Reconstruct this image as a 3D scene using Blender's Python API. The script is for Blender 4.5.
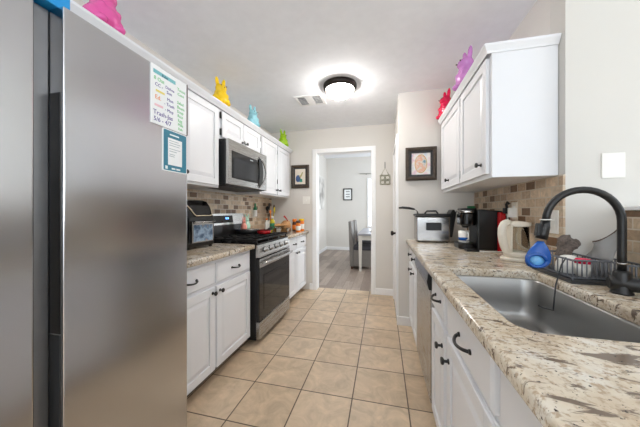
import bpy, bmesh, math, random
from mathutils import Vector, Matrix
random.seed(7)
PI = math.pi
SC = bpy.context.scene
COL = SC.collection
for o in list(bpy.data.objects):
    bpy.data.objects.remove(o)

# ------------------------------------------------------------------ camera
cam_d = bpy.data.cameras.new('camera')
cam = bpy.data.objects.new('camera', cam_d); COL.objects.link(cam)
cam.location = (0, 0, 1.21)
cam.rotation_euler = (PI/2, 0, math.radians(13.83))
cam_d.sensor_width = 36; cam_d.lens = 254.4/640*36
cam_d.shift_y = -2.0/640
cam_d.clip_start = 0.02
SC.camera = cam

# ------------------------------------------------------------------ world, daylight, fill lamps, exposure
w = bpy.data.worlds.new('sky'); SC.world = w; w.use_nodes = True
w.node_tree.nodes['Background'].inputs[0].default_value = (0.86, 0.93, 1.0, 1)
w.node_tree.nodes['Background'].inputs[1].default_value = 1.0

def area(name, loc, rot, sx, sy, watts, color=(0.84, 0.93, 1.0)):
    d = bpy.data.lights.new(name, 'AREA'); d.shape = 'RECTANGLE'; d.size = sx; d.size_y = sy
    d.energy = watts; d.color = color
    o = bpy.data.objects.new(name, d); COL.objects.link(o); o.location = loc; o.rotation_euler = rot
    return o
# added fill in the unseen living room, then daylight in the dining room
area('rear_ceiling_fill', (0.6, -3.10, 1.35), (PI/2+1.4, 0, 0), 3.4, 1.7, 110)  # turned up at the ceiling: added bounce fill, not light through glazing
area('side_fill', (3.52, 0.30, 1.50), (PI/2+0.1, 0, PI/2), 2.0, 1.5, 18)  # added fill from the unseen right side, lifts the aisle-facing fronts
area('daylight_dining_window', (1.92, 5.9, 1.5), (PI/2, 0, PI/2), 2.2, 1.6, 56)
SC.view_settings.view_transform = 'Standard'
SC.view_settings.look = 'None'
SC.view_settings.exposure = 0.74
SC.view_settings.gamma = 1.0
SC.view_settings.use_curve_mapping = False
SC.cycles.max_bounces = 12
SC.cycles.diffuse_bounces = 8
SC.cycles.sample_clamp_indirect = 6

# ------------------------------------------------------------------ materials
def srgb(r, g, b):
    f = lambda c: (c/255/12.92) if c/255 <= 0.04045 else ((c/255+0.055)/1.055)**2.4
    return (f(r), f(g), f(b), 1)

def base_mat(name):
    m = bpy.data.materials.new(name); m.use_nodes = True
    nt = m.node_tree
    return m, nt, nt.nodes['Principled BSDF'], nt.links

def M(name, rgb, rough=0.5, metal=0.0, vary=0.04, scale=18.0, bump=0.0, **kw):
    """plain procedural material: a noise gently varies colour and roughness"""
    m, nt, p, L = base_mat(name)
    c = srgb(*rgb)
    tc = nt.nodes.new('ShaderNodeTexCoord')
    n = nt.nodes.new('ShaderNodeTexNoise'); n.inputs['Scale'].default_value = scale; n.inputs['Detail'].default_value = 4
    L.new(tc.outputs['Object'], n.inputs['Vector'])
    r = nt.nodes.new('ShaderNodeValToRGB')
    lo, hi = 1-vary, 1+vary
    r.color_ramp.elements[0].position = 0.3; r.color_ramp.elements[1].position = 0.7
    r.color_ramp.elements[0].color = (c[0]*lo, c[1]*lo, c[2]*lo, 1)
    r.color_ramp.elements[1].color = (min(1, c[0]*hi), min(1, c[1]*hi), min(1, c[2]*hi), 1)
    L.new(n.outputs['Fac'], r.inputs['Fac']); L.new(r.outputs['Color'], p.inputs['Base Color'])
    p.inputs['Roughness'].default_value = rough; p.inputs['Metallic'].default_value = metal
    if bump:
        b = nt.nodes.new('ShaderNodeBump'); b.inputs['Strength'].default_value = bump; b.inputs['Distance'].default_value = 0.004
        L.new(n.outputs['Fac'], b.inputs['Height']); L.new(b.outputs['Normal'], p.inputs['Normal'])
    for k, v in kw.items():
        p.inputs[k].default_value = v
    return m

def steel(name, rgb=(176, 176, 176), rough=0.3, along='Z', aniso=0.0):
    """brushed stainless: stretched noise drives roughness and a fine bump"""
    m, nt, p, L = base_mat(name)
    tc = nt.nodes.new('ShaderNodeTexCoord'); mp = nt.nodes.new('ShaderNodeMapping')
    s = {'Z': (500, 500, 5), 'Y': (500, 5, 500), 'X': (5, 500, 500)}[along]
    mp.inputs['Scale'].default_value = s
    n = nt.nodes.new('ShaderNodeTexNoise'); n.inputs['Scale'].default_value = 1.0; n.inputs['Detail'].default_value = 3
    L.new(tc.outputs['Object'], mp.inputs['Vector']); L.new(mp.outputs['Vector'], n.inputs['Vector'])
    mr = nt.nodes.new('ShaderNodeMapRange')
    mr.inputs['To Min'].default_value = rough*0.9; mr.inputs['To Max'].default_value = rough*1.12
    L.new(n.outputs['Fac'], mr.inputs['Value']); L.new(mr.outputs['Result'], p.inputs['Roughness'])
    p.inputs['Base Color'].default_value = srgb(*rgb); p.inputs['Metallic'].default_value = 1.0
    p.inputs['Anisotropic'].default_value = aniso
    return m

def brickmat(name, width, height, mortar, offset, shift, axes, ramp, mortar_rgb, rough, noise_scale, noise_amt, bump=0.3, interp='CONSTANT', vein=None):
    """tiles or planks: a brick texture in metres with a random tone per tile and a noise mottling"""
    m, nt, p, L = base_mat(name)
    tc = nt.nodes.new('ShaderNodeTexCoord')
    sep = nt.nodes.new('ShaderNodeSeparateXYZ'); cmb = nt.nodes.new('ShaderNodeCombineXYZ')
    L.new(tc.outputs['Object'], sep.inputs[0])
    for k in range(2):
        a = nt.nodes.new('ShaderNodeMath'); a.operation = 'ADD'; a.inputs[1].default_value = shift[k]
        L.new(sep.outputs[axes[k]], a.inputs[0]); L.new(a.outputs[0], cmb.inputs[k])
    bt = nt.nodes.new('ShaderNodeTexBrick'); bt.offset = offset; bt.squash = 1.0
    bt.inputs['Scale'].default_value = 1.0; bt.inputs['Brick Width'].default_value = width
    bt.inputs['Row Height'].default_value = height; bt.inputs['Mortar Size'].default_value = mortar
    bt.inputs['Mortar Smooth'].default_value = 0.15; bt.inputs['Bias'].default_value = 0
    bt.inputs['Color1'].default_value = (0, 0, 0, 1); bt.inputs['Color2'].default_value = (1, 1, 1, 1)
    bt.inputs['Mortar'].default_value = (0.5, 0.5, 0.5, 1)
    L.new(cmb.outputs[0], bt.inputs['Vector'])
    cr = nt.nodes.new('ShaderNodeValToRGB'); cr.color_ramp.interpolation = interp
    while len(cr.color_ramp.elements) < len(ramp): cr.color_ramp.elements.new(0.5)
    for e, (pos, rgb) in zip(cr.color_ramp.elements, ramp):
        e.position = pos; e.color = srgb(*rgb)
    L.new(bt.outputs['Color'], cr.inputs['Fac'])
    n = nt.nodes.new('ShaderNodeTexNoise'); n.inputs['Scale'].default_value = noise_scale
    n.inputs['Detail'].default_value = 7; n.inputs['Roughness'].default_value = 0.62; n.inputs['Distortion'].default_value = 1.2
    mpn = nt.nodes.new('ShaderNodeMapping')
    if vein: mpn.inputs['Scale'].default_value = vein
    L.new(tc.outputs['Object'], mpn.inputs['Vector']); L.new(mpn.outputs['Vector'], n.inputs['Vector'])
    mr = nt.nodes.new('ShaderNodeMapRange'); mr.inputs['From Min'].default_value = 0.28; mr.inputs['From Max'].default_value = 0.72
    mr.inputs['To Min'].default_value = 1-noise_amt; mr.inputs['To Max'].default_value = 1+noise_amt
    L.new(n.outputs['Fac'], mr.inputs['Value'])
    mul = nt.nodes.new('ShaderNodeVectorMath'); mul.operation = 'SCALE'
    L.new(cr.outputs['Color'], mul.inputs[0]); L.new(mr.outputs['Result'], mul.inputs['Scale'])
    mix = nt.nodes.new('ShaderNodeMix'); mix.data_type = 'RGBA'
    L.new(bt.outputs['Fac'], mix.inputs['Factor']); L.new(mul.outputs[0], mix.inputs['A'])
    mix.inputs['B'].default_value = srgb(*mortar_rgb)
    L.new(mix.outputs['Result'], p.inputs['Base Color'])
    p.inputs['Roughness'].default_value = rough
    inv = nt.nodes.new('ShaderNodeMath'); inv.operation = 'SUBTRACT'; inv.inputs[0].default_value = 1
    L.new(bt.outputs['Fac'], inv.inputs[1])
    b = nt.nodes.new('ShaderNodeBump'); b.inputs['Strength'].default_value = bump; b.inputs['Distance'].default_value = 0.003
    L.new(inv.outputs[0], b.inputs['Height']); L.new(b.outputs['Normal'], p.inputs['Normal'])
    return m

def granite(name):
    m, nt, p, L = base_mat(name)
    tc = nt.nodes.new('ShaderNodeTexCoord')
    def noise(scale, rot, stretch, detail=6, rough=0.6, dist=0.6):
        mp = nt.nodes.new('ShaderNodeMapping'); mp.inputs['Rotation'].default_value = (0, 0, rot)
        mp.inputs['Scale'].default_value = stretch
        n = nt.nodes.new('ShaderNodeTexNoise'); n.inputs['Scale'].default_value = scale
        n.inputs['Detail'].default_value = detail; n.inputs['Roughness'].default_value = rough; n.inputs['Distortion'].default_value = dist
        L.new(tc.outputs['Object'], mp.inputs['Vector']); L.new(mp.outputs['Vector'], n.inputs['Vector'])
        return n
    def ramp(src, els):
        r = nt.nodes.new('ShaderNodeValToRGB')
        while len(r.color_ramp.elements) < len(els): r.color_ramp.elements.new(0.5)
        for e, (pos, c) in zip(r.color_ramp.elements, els): e.position = pos; e.color = c
        L.new(src, r.inputs['Fac']); return r.outputs['Color']
    def mix(fac, a, b):
        x = nt.nodes.new('ShaderNodeMix'); x.data_type = 'RGBA'
        L.new(fac, x.inputs['Factor'])
        for s, v in (('A', a), ('B', b)):
            if isinstance(v, tuple): x.inputs[s].default_value = v
            else: L.new(v, x.inputs[s])
        return x.outputs['Result']
    bw = lambda v: (v, v, v, 1)
    big = ramp(noise(9, 0.5, (1, 1, 1), 5).outputs['Fac'], [(0.30, srgb(196, 176, 150)), (0.5, srgb(216, 204, 184)), (0.66, srgb(226, 221, 211))])
    speck = ramp(noise(85, 0.2, (1, 1, 1), 3, 0.6, 0).outputs['Fac'], [(0.36, bw(1)), (0.50, bw(0))])
    c1 = mix(speck, big, srgb(178, 158, 134))
    s1 = ramp(noise(24, 0.62, (0.42, 1.5, 1), 5, 0.65, 0.9).outputs['Fac'], [(0.385, bw(1)), (0.445, bw(0))])
    c2 = mix(s1, c1, srgb(112, 96, 82))
    s2 = ramp(noise(13, 0.55, (0.6, 1.5, 1), 6, 0.75, 1.0).outputs['Fac'], [(0.325, bw(1)), (0.372, bw(0))])
    c3 = mix(s2, c2, srgb(98, 78, 70))
    s3 = ramp(noise(130, 0, (1, 1, 1), 2, 0.5, 0).outputs['Fac'], [(0.30, bw(1)), (0.345, bw(0))])
    c4 = mix(s3, c3, srgb(60, 48, 42))
    L.new(c4, p.inputs['Base Color'])
    p.inputs['Roughness'].default_value = 0.16
    p.inputs['Specular IOR Level'].default_value = 0.5
    return m

T = 0.3451
MAT = dict(
    wall=M('wall_paint', (218, 214, 208), 0.75, vary=0.012, scale=3, bump=0.05),
    dimmed_wall=M('dimmed_wall_paint', (212, 209, 203), 0.75, vary=0.01, scale=3),  # same paint as wall, colour darkened to offset strong light there
    ceil=M('ceiling_paint', (240, 242, 246), 0.9, vary=0.02, scale=14, bump=0.35),
    trim=M('white_trim', (240, 240, 240), 0.4, vary=0.008, scale=6),
    cab=M('white_cabinet_paint', (232, 233, 236), 0.35, vary=0.008, scale=6),
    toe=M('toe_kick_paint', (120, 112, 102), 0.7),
    black=M('black_metal', (22, 21, 21), 0.4, vary=0.1),
    bronze=M('dark_bronze', (46, 38, 34), 0.38, metal=0.6, vary=0.1),
    blackplastic=M('black_plastic', (20, 20, 21), 0.35, vary=0.1),
    glossblack=M('gloss_black', (10, 10, 11), 0.08, vary=0.1),
    matteblack=M('cast_iron', (18, 18, 18), 0.65, vary=0.2, scale=60, bump=0.1),
    steel=steel('brushed_steel', (178, 177, 175), 0.27, 'Y'),
    fridge=steel('fridge_steel', (200, 200, 202), 0.22, 'Y', 0.3),
    sink=steel('sink_steel', (168, 167, 165), 0.36, 'Y'),
    steelx=steel('fryer_steel', (176, 174, 172), 0.2, 'X'),
    fgrey=M('fridge_grey', (112, 113, 115), 0.42, metal=0.5),
    dkgrey=M('dark_grey_plastic', (52, 53, 55), 0.5),
    granite=granite('speckled_granite'),
    floor=brickmat('ceramic_floor_tile', T, T, 0.0042, 0.0, (0.5362+T*20, -1.647+T*20), (0, 1),
                   [(0.0, (192, 168, 140)), (0.5, (201, 178, 150)), (1.0, (209, 187, 160))], (92, 76, 62), 0.30, 7.5, 0.22, 0.25, 'LINEAR'),
    plank=brickmat('wood_plank_floor', 0.9, 0.14, 0.0018, 0.37, (10, 10), (1, 0),
                   [(0.0, (128, 112, 102)), (0.5, (150, 134, 122)), (1.0, (168, 152, 140))], (92, 80, 72), 0.38, 6, 0.2, 0.15, 'LINEAR', (8, 0.7, 1)),
    splash=brickmat('travertine_tile', 0.103, 0.0535, 0.0035, 0.5, (10, -0.914+0.0535*20), (1, 2),
                   [(0.0, (116, 86, 60)), (0.17, (196, 172, 144)), (0.36, (212, 190, 163)), (0.55, (186, 162, 136)), (0.72, (204, 184, 158)), (0.86, (176, 150, 122))],
                   (202, 190, 172), 0.5, 26, 0.24, 0.4),
    bulb=None,
    glass=M('clear_glass', (235, 240, 240), 0.03, vary=0.0, **{'Transmission Weight': 1.0, 'IOR': 1.15}),
    ovenglass=M('oven_glass', (8, 8, 9), 0.05, vary=0.1),
    mwglass=M('microwave_glass', (44, 46, 50), 0.12, vary=0.05),
    white=M('white_plastic', (236, 235, 230), 0.35, vary=0.01),
    cream=M('cream_plastic', (228, 220, 205), 0.32, vary=0.02),
    plate=M('wall_plate_plastic', (238, 236, 230), 0.4, vary=0.01),
    almond=M('almond_plate', (230, 221, 206), 0.4, vary=0.02),
    pink=M('pink_plastic', (232, 96, 168), 0.2, vary=0.05, scale=5),
    yellow=M('yellow_plastic', (250, 208, 24), 0.25, vary=0.05, scale=5),
    aqua=M('pale_blue_plastic', (150, 208, 220), 0.25, vary=0.05, scale=5),
    lime=M('lime_plastic', (156, 200, 20), 0.25, vary=0.05, scale=5),
    red=M('hot_red_plastic', (228, 24, 78), 0.18, vary=0.05, scale=5),
    lilac=M('lilac_plastic', (206, 136, 204), 0.25, vary=0.05, scale=5),
    blue=M('bright_blue', (18, 84, 168), 0.2, vary=0.12, scale=20),
    skyblue=M('sky_blue_card', (24, 148, 216), 0.45, vary=0.03),
    cyan=M('cyan_plastic', (110, 176, 226), 0.25, vary=0.15, scale=60),
    tan=M('tan_cardboard', (196, 166, 124), 0.8, vary=0.05),
    paper=M('white_board_sheet', (240, 242, 242), 0.3, vary=0.01),
    teal=M('teal_print', (44, 122, 146), 0.35, vary=0.03),
    tealband=M('teal_band', (120, 190, 196), 0.4, vary=0.05),
    ink_g=M('green_ink', (104, 196, 120), 0.6), ink_p=M('purple_ink', (84, 66, 150), 0.6),
    ink_o=M('orange_ink', (238, 150, 84), 0.6), ink_y=M('yellow_ink', (236, 220, 120), 0.6),
    ink_d=M('dark_ink', (40, 60, 90), 0.6), ink_r=M('rose_ink', (240, 196, 204), 0.6), ink_w=M('white_ink', (232, 240, 240), 0.6),
    ink_gr=M('grey_ink', (178, 186, 190), 0.6),
    frame=M('dark_carved_wood', (62, 50, 38), 0.4, vary=0.35, scale=40, bump=0.5),
    frameblack=M('black_frame_liner', (28, 27, 28), 0.4),
    mat_grey=M('greige_upholstery', (128, 124, 120), 0.9, vary=0.08, scale=60, bump=0.1),
    seatdark=M('charcoal_seat', (70, 70, 76), 0.9, vary=0.08, scale=60),
    tablewhite=M('painted_table', (214, 210, 202), 0.4, vary=0.02),
    tabletop=M('grey_table_top', (150, 150, 156), 0.35, vary=0.04),
    mint=M('mint_ceramic', (178, 218, 196), 0.25), coral=M('coral_ceramic', (236, 150, 132), 0.3),
    potred=M('red_enamel', (190, 28, 34), 0.2), pastry=M('baked_pastry', (186, 138, 88), 0.7, vary=0.3, scale=50, bump=0.4),
    orange=M('orange_label', (236, 128, 24), 0.35), green=M('bottle_green', (48, 128, 84), 0.35),
    oil=M('olive_yellow', (196, 178, 50), 0.2), brown=M('brown_plastic', (74, 44, 26), 0.3),
    cloth=M('grey_brown_scrub_cloth', (104, 94, 88), 0.95, vary=0.35, scale=120, bump=0.8),
    greywire=M('grey_coated_wire', (104, 106, 112), 0.4, vary=0.05),
    mesh=M('smoky_plastic_film', (196, 196, 196), 0.25, vary=0.05, **{'Transmission Weight': 0.45, 'IOR': 1.05}),
    woven=M('sage_wire', (146, 146, 118), 0.5),
    crystal=None,
)
def emis(name, rgb, strength, rough=0.4):
    m, nt, p, L = base_mat(name)
    p.inputs['Base Color'].default_value = srgb(*rgb); p.inputs['Roughness'].default_value = rough
    n = nt.nodes.new('ShaderNodeTexNoise'); n.inputs['Scale'].default_value = 9
    mr = nt.nodes.new('ShaderNodeMapRange'); mr.inputs['To Min'].default_value = strength*0.8; mr.inputs['To Max'].default_value = strength*1.2
    L.new(n.outputs['Fac'], mr.inputs['Value']); L.new(mr.outputs['Result'], p.inputs['Emission Strength'])
    p.inputs['Emission Color'].default_value = srgb(*rgb)
    return m
MAT['bulb'] = emis('lit_frosted_glass', (255, 251, 246), 56.0)
MAT['digits'] = emis('blue_display_digits', (90, 150, 255), 2.5)
MAT['daypane'] = emis('daylit_window', (236, 244, 255), 2.2)

# ------------------------------------------------------------------ mesh helpers
class MB:
    def __init__(s): s.bm = bmesh.new()
    def box(s, x0, x1, y0, y1, z0, z1, rot=None):
        r = bmesh.ops.create_cube(s.bm, size=1)
        m = Matrix.Translation(((x0+x1)/2, (y0+y1)/2, (z0+z1)/2))
        if rot is not None: m = m @ rot
        m = m @ Matrix.Diagonal((abs(x1-x0), abs(y1-y0), abs(z1-z0), 1))
        bmesh.ops.transform(s.bm, matrix=m, verts=r['verts']); return s
    def loft(s, rings, cap=True, smooth=True, closed=True):
        vs = [[s.bm.verts.new(p) for p in ring] for ring in rings]
        n = len(vs[0])
        for a, b in zip(vs, vs[1:]):
            for i in range(n if closed else n-1):
                j = (i+1) % n
                f = s.bm.faces.new((a[i], a[j], b[j], b[i])); f.smooth = smooth
        if cap:
            s.bm.faces.new(list(reversed(vs[0]))); s.bm.faces.new(vs[-1])
        return s
    def lathe(s, prof, mat=None, n=24, cap=True):
        mat = mat or Matrix.Identity(4)
        rings = [[mat @ Vector((r*math.cos(2*PI*k/n), r*math.sin(2*PI*k/n), z)) for k in range(n)] for r, z in prof]
        return s.loft(rings, cap)
    def cyl(s, p0, p1, r0, r1=None, n=16):
        p0, p1 = Vector(p0), Vector(p1); d = p1-p0
        m = Matrix.Translation(p0) @ d.to_track_quat('Z', 'Y').to_matrix().to_4x4()
        return s.lathe([(r0, 0), (r1 if r1 is not None else r0, d.length)], m, n)
    def tube(s, pts, r, n=10):
        pts = [Vector(p) for p in pts]; rings = []
        rs = r if isinstance(r, (list, tuple)) else [r]*len(pts)
        up = None
        for i, p in enumerate(pts):
            t = (pts[min(i+1, len(pts)-1)] - pts[max(i-1, 0)]).normalized()
            if up is None:
                up = Vector((0, 0, 1)) if abs(t.z) < 0.9 else Vector((0, 1, 0))
            a = (up - t*up.dot(t)).normalized(); up = a; b = t.cross(a)
            rings.append([p + (a*math.cos(2*PI*k/n)+b*math.sin(2*PI*k/n))*rs[i] for k in range(n)])
        return s.loft(rings)
    def ball(s, c, r, rot=None, seg=16):
        rx, ry, rz = r if isinstance(r, (tuple, list)) else (r, r, r)
        q = bmesh.ops.create_uvsphere(s.bm, u_segments=seg, v_segments=seg//2+2, radius=1)
        m = Matrix.Translation(c)
        if rot is not None: m = m @ rot
        m = m @ Matrix.Diagonal((rx, ry, rz, 1))
        bmesh.ops.transform(s.bm, matrix=m, verts=q['verts'])
        for v in q['verts']:
            for f in v.link_faces: f.smooth = True
        return s
    def prism(s, poly, axis, a, b):
        """polygon in the plane across `axis`, extruded from a to b"""
        def P(u, v, t):
            return {'X': (t, u, v), 'Y': (u, t, v), 'Z': (u, v, t)}[axis]
        return s.loft([[P(u, v, a) for u, v in poly], [P(u, v, b) for u, v in poly]], True, False)
    def build(s, name, mat, parent=None, bevel=0.0, org=None, seg=2, sub=0, remesh=0.0):
        bmesh.ops.recalc_face_normals(s.bm, faces=s.bm.faces)
        if org is None:
            t = parent
            while t is not None and t.parent is not None: t = t.parent
            org = t.location.copy() if t is not None else Vector((0, 0, 0))
        bmesh.ops.translate(s.bm, vec=-Vector(org), verts=s.bm.verts)
        me = bpy.data.meshes.new(name); s.bm.to_mesh(me); s.bm.free()
        o = bpy.data.objects.new(name, me); COL.objects.link(o); me.materials.append(MAT[mat] if isinstance(mat, str) else mat)
        if parent is not None: o.parent = parent
        if remesh:
            r = o.modifiers.new('remesh', 'REMESH'); r.mode = 'VOXEL'; r.voxel_size = remesh; r.use_smooth_shade = True
            q = o.modifiers.new('smooth', 'SMOOTH'); q.iterations = 6; q.factor = 0.5
        if bevel:
            b = o.modifiers.new('bevel', 'BEVEL'); b.width = bevel; b.segments = seg; b.limit_method = 'ANGLE'; b.angle_limit = math.radians(40)
        if sub:
            u = o.modifiers.new('sub', 'SUBSURF'); u.levels = sub; u.render_levels = sub
        return o

def box(name, mat, parent, x0, x1, y0, y1, z0, z1, bevel=0.002):
    return MB().box(x0, x1, y0, y1, z0, z1).build(name, mat, parent, bevel)
def struct(o):
    o['kind'] = 'structure'; return o
def tag(o, label, cat, group=None):
    o['label'] = label; o['category'] = cat
    if group: o['group'] = group
    return o
def thing(name, label, cat, loc, group=None):
    o = bpy.data.objects.new(name, None); COL.objects.link(o); o.location = loc; o.empty_display_size = 0.05
    return tag(o, label, cat, group)
def copy_tree(o, parent=None):
    c = o.copy(); COL.objects.link(c)
    if parent is not None: c.parent = parent
    for ch in list(o.children): copy_tree(ch, c)
    return c
def rrect(x0, x1, y0, y1, r, n=6):
    pts = []
    for cx, cy, a0 in ((x1-r, y1-r, 0), (x0+r, y1-r, PI/2), (x0+r, y0+r, PI), (x1-r, y0+r, 1.5*PI)):
        for k in range(n+1):
            a = a0 + PI/2*k/n; pts.append((cx+r*math.cos(a), cy+r*math.sin(a)))
    return pts
def text(parent, name, items, mat, xplane, org, depth=0.0006):
    """flat lettering on a plane facing +X: items are (string, y, z, size)"""
    bm = bmesh.new()
    for s, y, z, size in items:
        cu = bpy.data.curves.new('t', 'FONT'); cu.body = s; cu.size = size; cu.extrude = depth/2; cu.resolution_u = 2
        o = bpy.data.objects.new('t', cu); COL.objects.link(o)
        o.matrix_world = Matrix.Translation((xplane, y, z)) @ Matrix.Rotation(PI/2, 4, 'Z') @ Matrix.Rotation(PI/2, 4, 'X')
        bpy.context.view_layer.update()
        dg = bpy.context.evaluated_depsgraph_get()
        me = bpy.data.meshes.new_from_object(o.evaluated_get(dg)); me.transform(o.matrix_world)
        bm.from_mesh(me); bpy.data.objects.remove(o); bpy.data.curves.remove(cu); bpy.data.meshes.remove(me)
    b = MB(); b.bm.free(); b.bm = bm
    return b.build(name, mat, parent, org=org)

# ------------------------------------------------------------------ room dimensions
XL, XR = -1.75, 0.90          # kitchen side walls
YB = 3.80                     # back wall with the doorway
YP = 2.84                     # face of the pantry wall
XP = 0.165                    # side of the pantry
CE = 2.475                    # ceiling
DX0, DX1, DZ = -0.985, -0.165, 2.100
YD = 7.95; CD = 2.90
YR, XE = -3.2, 3.6            # living room behind and to the right

# ------------------------------------------------------------------ setting
struct(box('floor', 'floor', None, XL-0.1, XE+0.1, YR-0.1, YB+0.13, -0.1, 0, 0))
struct(box('floor_dining', 'plank', None, XL-0.1, 2.1, YB+0.131, YD+0.1, -0.1, 0.0, 0))
struct(box('ceiling', 'ceil', None, XL-0.1, XE+0.1, YR-0.1, YB, CE, CE+0.1, 0))
struct(box('ceiling_dining', 'ceil', None, XL-0.1, 2.1, YB+0.14, YD+0.1, CD, CD+0.1, 0))
wl = struct(box('wall_left', 'wall', None, XL-0.1, XL, YR, YD+0.1, 0, CD, 0))
b = MB()
b.box(XL, DX0-0.012, YB, YB+0.14, 0, CD); b.box(DX1+0.012, 2.0, YB, YB+0.14, 0, CD); b.box(DX0-0.012, DX1+0.012, YB, YB+0.14, DZ+0.012, CD)
struct(b.build('wall_back', 'wall'))
b = MB()                                                    # pantry closet, door hole in its left side
b.box(XP, XR, YP, YP+0.1, 0, CE); b.box(XP, XP+0.1, YP+0.1, YP+0.12, 0, CE)
b.box(XP, XP+0.1, 3.66, YB, 0, CE); b.box(XP, XP+0.1, YP+0.12, 3.66, 2.05, CE)
struct(b.build('wall_pantry', 'wall'))
wr = struct(MB().box(XR, XR+0.12, 1.671, YB, 0, CE).build('wall_right', 'wall'))
struct(box('wall_column', 'dimmed_wall', None, XR, XE, 1.55, 1.67, 0, CE, 0))
hw = struct(box('wall_half', 'dimmed_wall', None, 1.13, 1.25, -0.6, 1.55, 0, 1.215, 0))
struct(box('trim_1', 'trim', None, 1.105, 1.275, -0.62, 1.549, 1.2155, 1.234, 0.003))
b = MB(); b.box(XL, -1.2, YR-0.1, YR, 0, CE); b.box(2.4, XE, YR-0.1, YR, 0, CE); b.box(-1.2, 2.4, YR-0.1, YR, 2.35, CE); b.box(-1.2, 2.4, YR-0.1, YR, 0, 0.3)
struct(b.build('wall_rear', 'dimmed_wall'))
b = MB(); b.box(XE, XE+0.1, YR, -0.75, 0, CE); b.box(XE, XE+0.1, 1.35, 1.55, 0, CE); b.box(XE, XE+0.1, -0.75, 1.35, 0, 0.70); b.box(XE, XE+0.1, -0.75, 1.35, 2.30, CE)
struct(b.build('wall_living', 'dimmed_wall'))
struct(box('wall_dining', 'wall', None, XL, 2.1, YD, YD+0.1, 0, CD, 0))
struct(box('wall_dining_right', 'wall', None, 2.0, 2.1, YB+0.14, YD, 0, CD, 0))

# doorway jamb and casing
b = MB()
b.box(DX0-0.012, DX0, YB-0.002, YB+0.142, 0, DZ); b.box(DX1, DX1+0.012, YB-0.002, YB+0.142, 0, DZ); b.box(DX0-0.012, DX1+0.012, YB-0.002, YB+0.142, DZ, DZ+0.012)
for y0, y1 in ((YB-0.018, YB), (YB+0.14, YB+0.158)):
    b.box(DX0-0.068, DX0-0.004, y0, y1, 0, DZ+0.068); b.box(DX1+0.004, DX1+0.068, y0, y1, 0, DZ+0.068); b.box(DX0-0.004, DX1+0.004, y0, y1, DZ+0.004, DZ+0.068)
struct(b.build('trim_2', 'trim', None, 0.003))
# baseboards
def baseboard(name, *boxes):
    b = MB()
    for x0, x1, y0, y1 in boxes: b.box(x0, x1, y0, y1, 0, 0.095)
    struct(b.build(name, 'trim', None, 0.005))
baseboard('baseboard_back', (DX1+0.069, XP-0.001, YB-0.016, YB), (-1.10, DX0-0.069, YB-0.016, YB))
baseboard('baseboard_pantry', (XP+0.001, 0.30, YP-0.016, YP), (XP-0.016, XP-0.0005, YP-0.016, YP+0.055))
baseboard('baseboard_dining', (XL+0.016, 2.0, YD-0.018, YD), (XL, XL+0.016, YB+0.16, YD))
# pantry door in the side of the closet
b = MB(); b.box(XP-0.024, XP, YP+0.002, YP+0.118, 0.096, 2.04); b.box(XP-0.024, XP, 3.665, 3.73, 0, 2.04); b.box(XP-0.024, XP, YP+0.119, 3.664, 1.99, 2.04)
struct(b.build('trim_3', 'trim', None, 0.004))
dr = box('door_1', 'trim', None, XP-0.012, XP+0.02, YP+0.125, 3.655, 0.012, 1.985, 0.003); struct(dr)
b = MB(); m = Matrix.Translation((XP-0.012, 2.99, 0.965)) @ Matrix.Rotation(-PI/2, 4, 'Y')
b.lathe([(0.03, 0), (0.03, 0.006), (0.012, 0.010), (0.011, 0.030), (0.022, 0.036), (0.028, 0.048), (0.026, 0.058), (0.014, 0.064)], m)
b.build('door_knob', 'bronze', dr)

# tile backsplashes belong to their walls
MB().box(XL, XL+0.010, 1.03, 3.7995, 0.915, 1.419).build('tile_backsplash', 'splash', wl)
MB().box(XR-0.010, XR, 1.55, YP, 0.915, 1.399).build('tile_backsplash', 'splash', wr)
MB().box(1.120, 1.13, -0.6, 1.549, 0.915, 1.2153).build('tile_backsplash', 'splash', hw)

# ------------------------------------------------------------------ cabinets
def panel_door(b, xf, d, y0, y1, z0, z1, t=0.020, rail=0.055):
    """raised panel door on the plane X = xf, opening towards d (+1 or -1)"""
    X = lambda w: xf + d*w
    b.box(X(0), X(t*0.5), y0, y1, z0, z1)
    for a in ((y0, y0+rail, z0, z1), (y1-rail, y1, z0, z1), (y0+rail, y1-rail, z0, z0+rail), (y0+rail, y1-rail, z1-rail, z1)):
        b.box(X(t*0.5), X(t), *a)
    i0, i1 = rail+0.006, rail+0.034
    R = lambda i, w: [(X(w), y0+i, z0+i), (X(w), y1-i, z0+i), (X(w), y1-i, z1-i), (X(w), y0+i, z1-i)]
    if y1-y0 > 2*i1+0.02 and z1-z0 > 2*i1+0.02:
        b.loft([R(i0, t*0.5), R(i0+0.002, t*0.58), R(i1, t*0.95)], True, False)
    return b
def drawer_front(b, xf, d, y0, y1, z0, z1, t=0.020):
    X = lambda w: xf + d*w
    b.box(X(0), X(t*0.72), y0, y1, z0, z1)
    R = lambda i, w: [(X(w), y0+i, z0+i), (X(w), y1-i, z0+i), (X(w), y1-i, z1-i), (X(w), y0+i, z1-i)]
    b.loft([R(0.001, t*0.72), R(0.010, t)], True, False)
    return b
def knob(parent, xf, d, y, z):
    b = MB(); m = Matrix.Translation((xf, y, z)) @ Matrix.Rotation(d*PI/2, 4, 'Y')
    b.lathe([(0.011, 0), (0.011, 0.004), (0.006, 0.007), (0.006, 0.018), (0.014, 0.022), (0.016, 0.027), (0.013, 0.032)], m, 14)
    return b.build('knob', 'black', parent)
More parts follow.
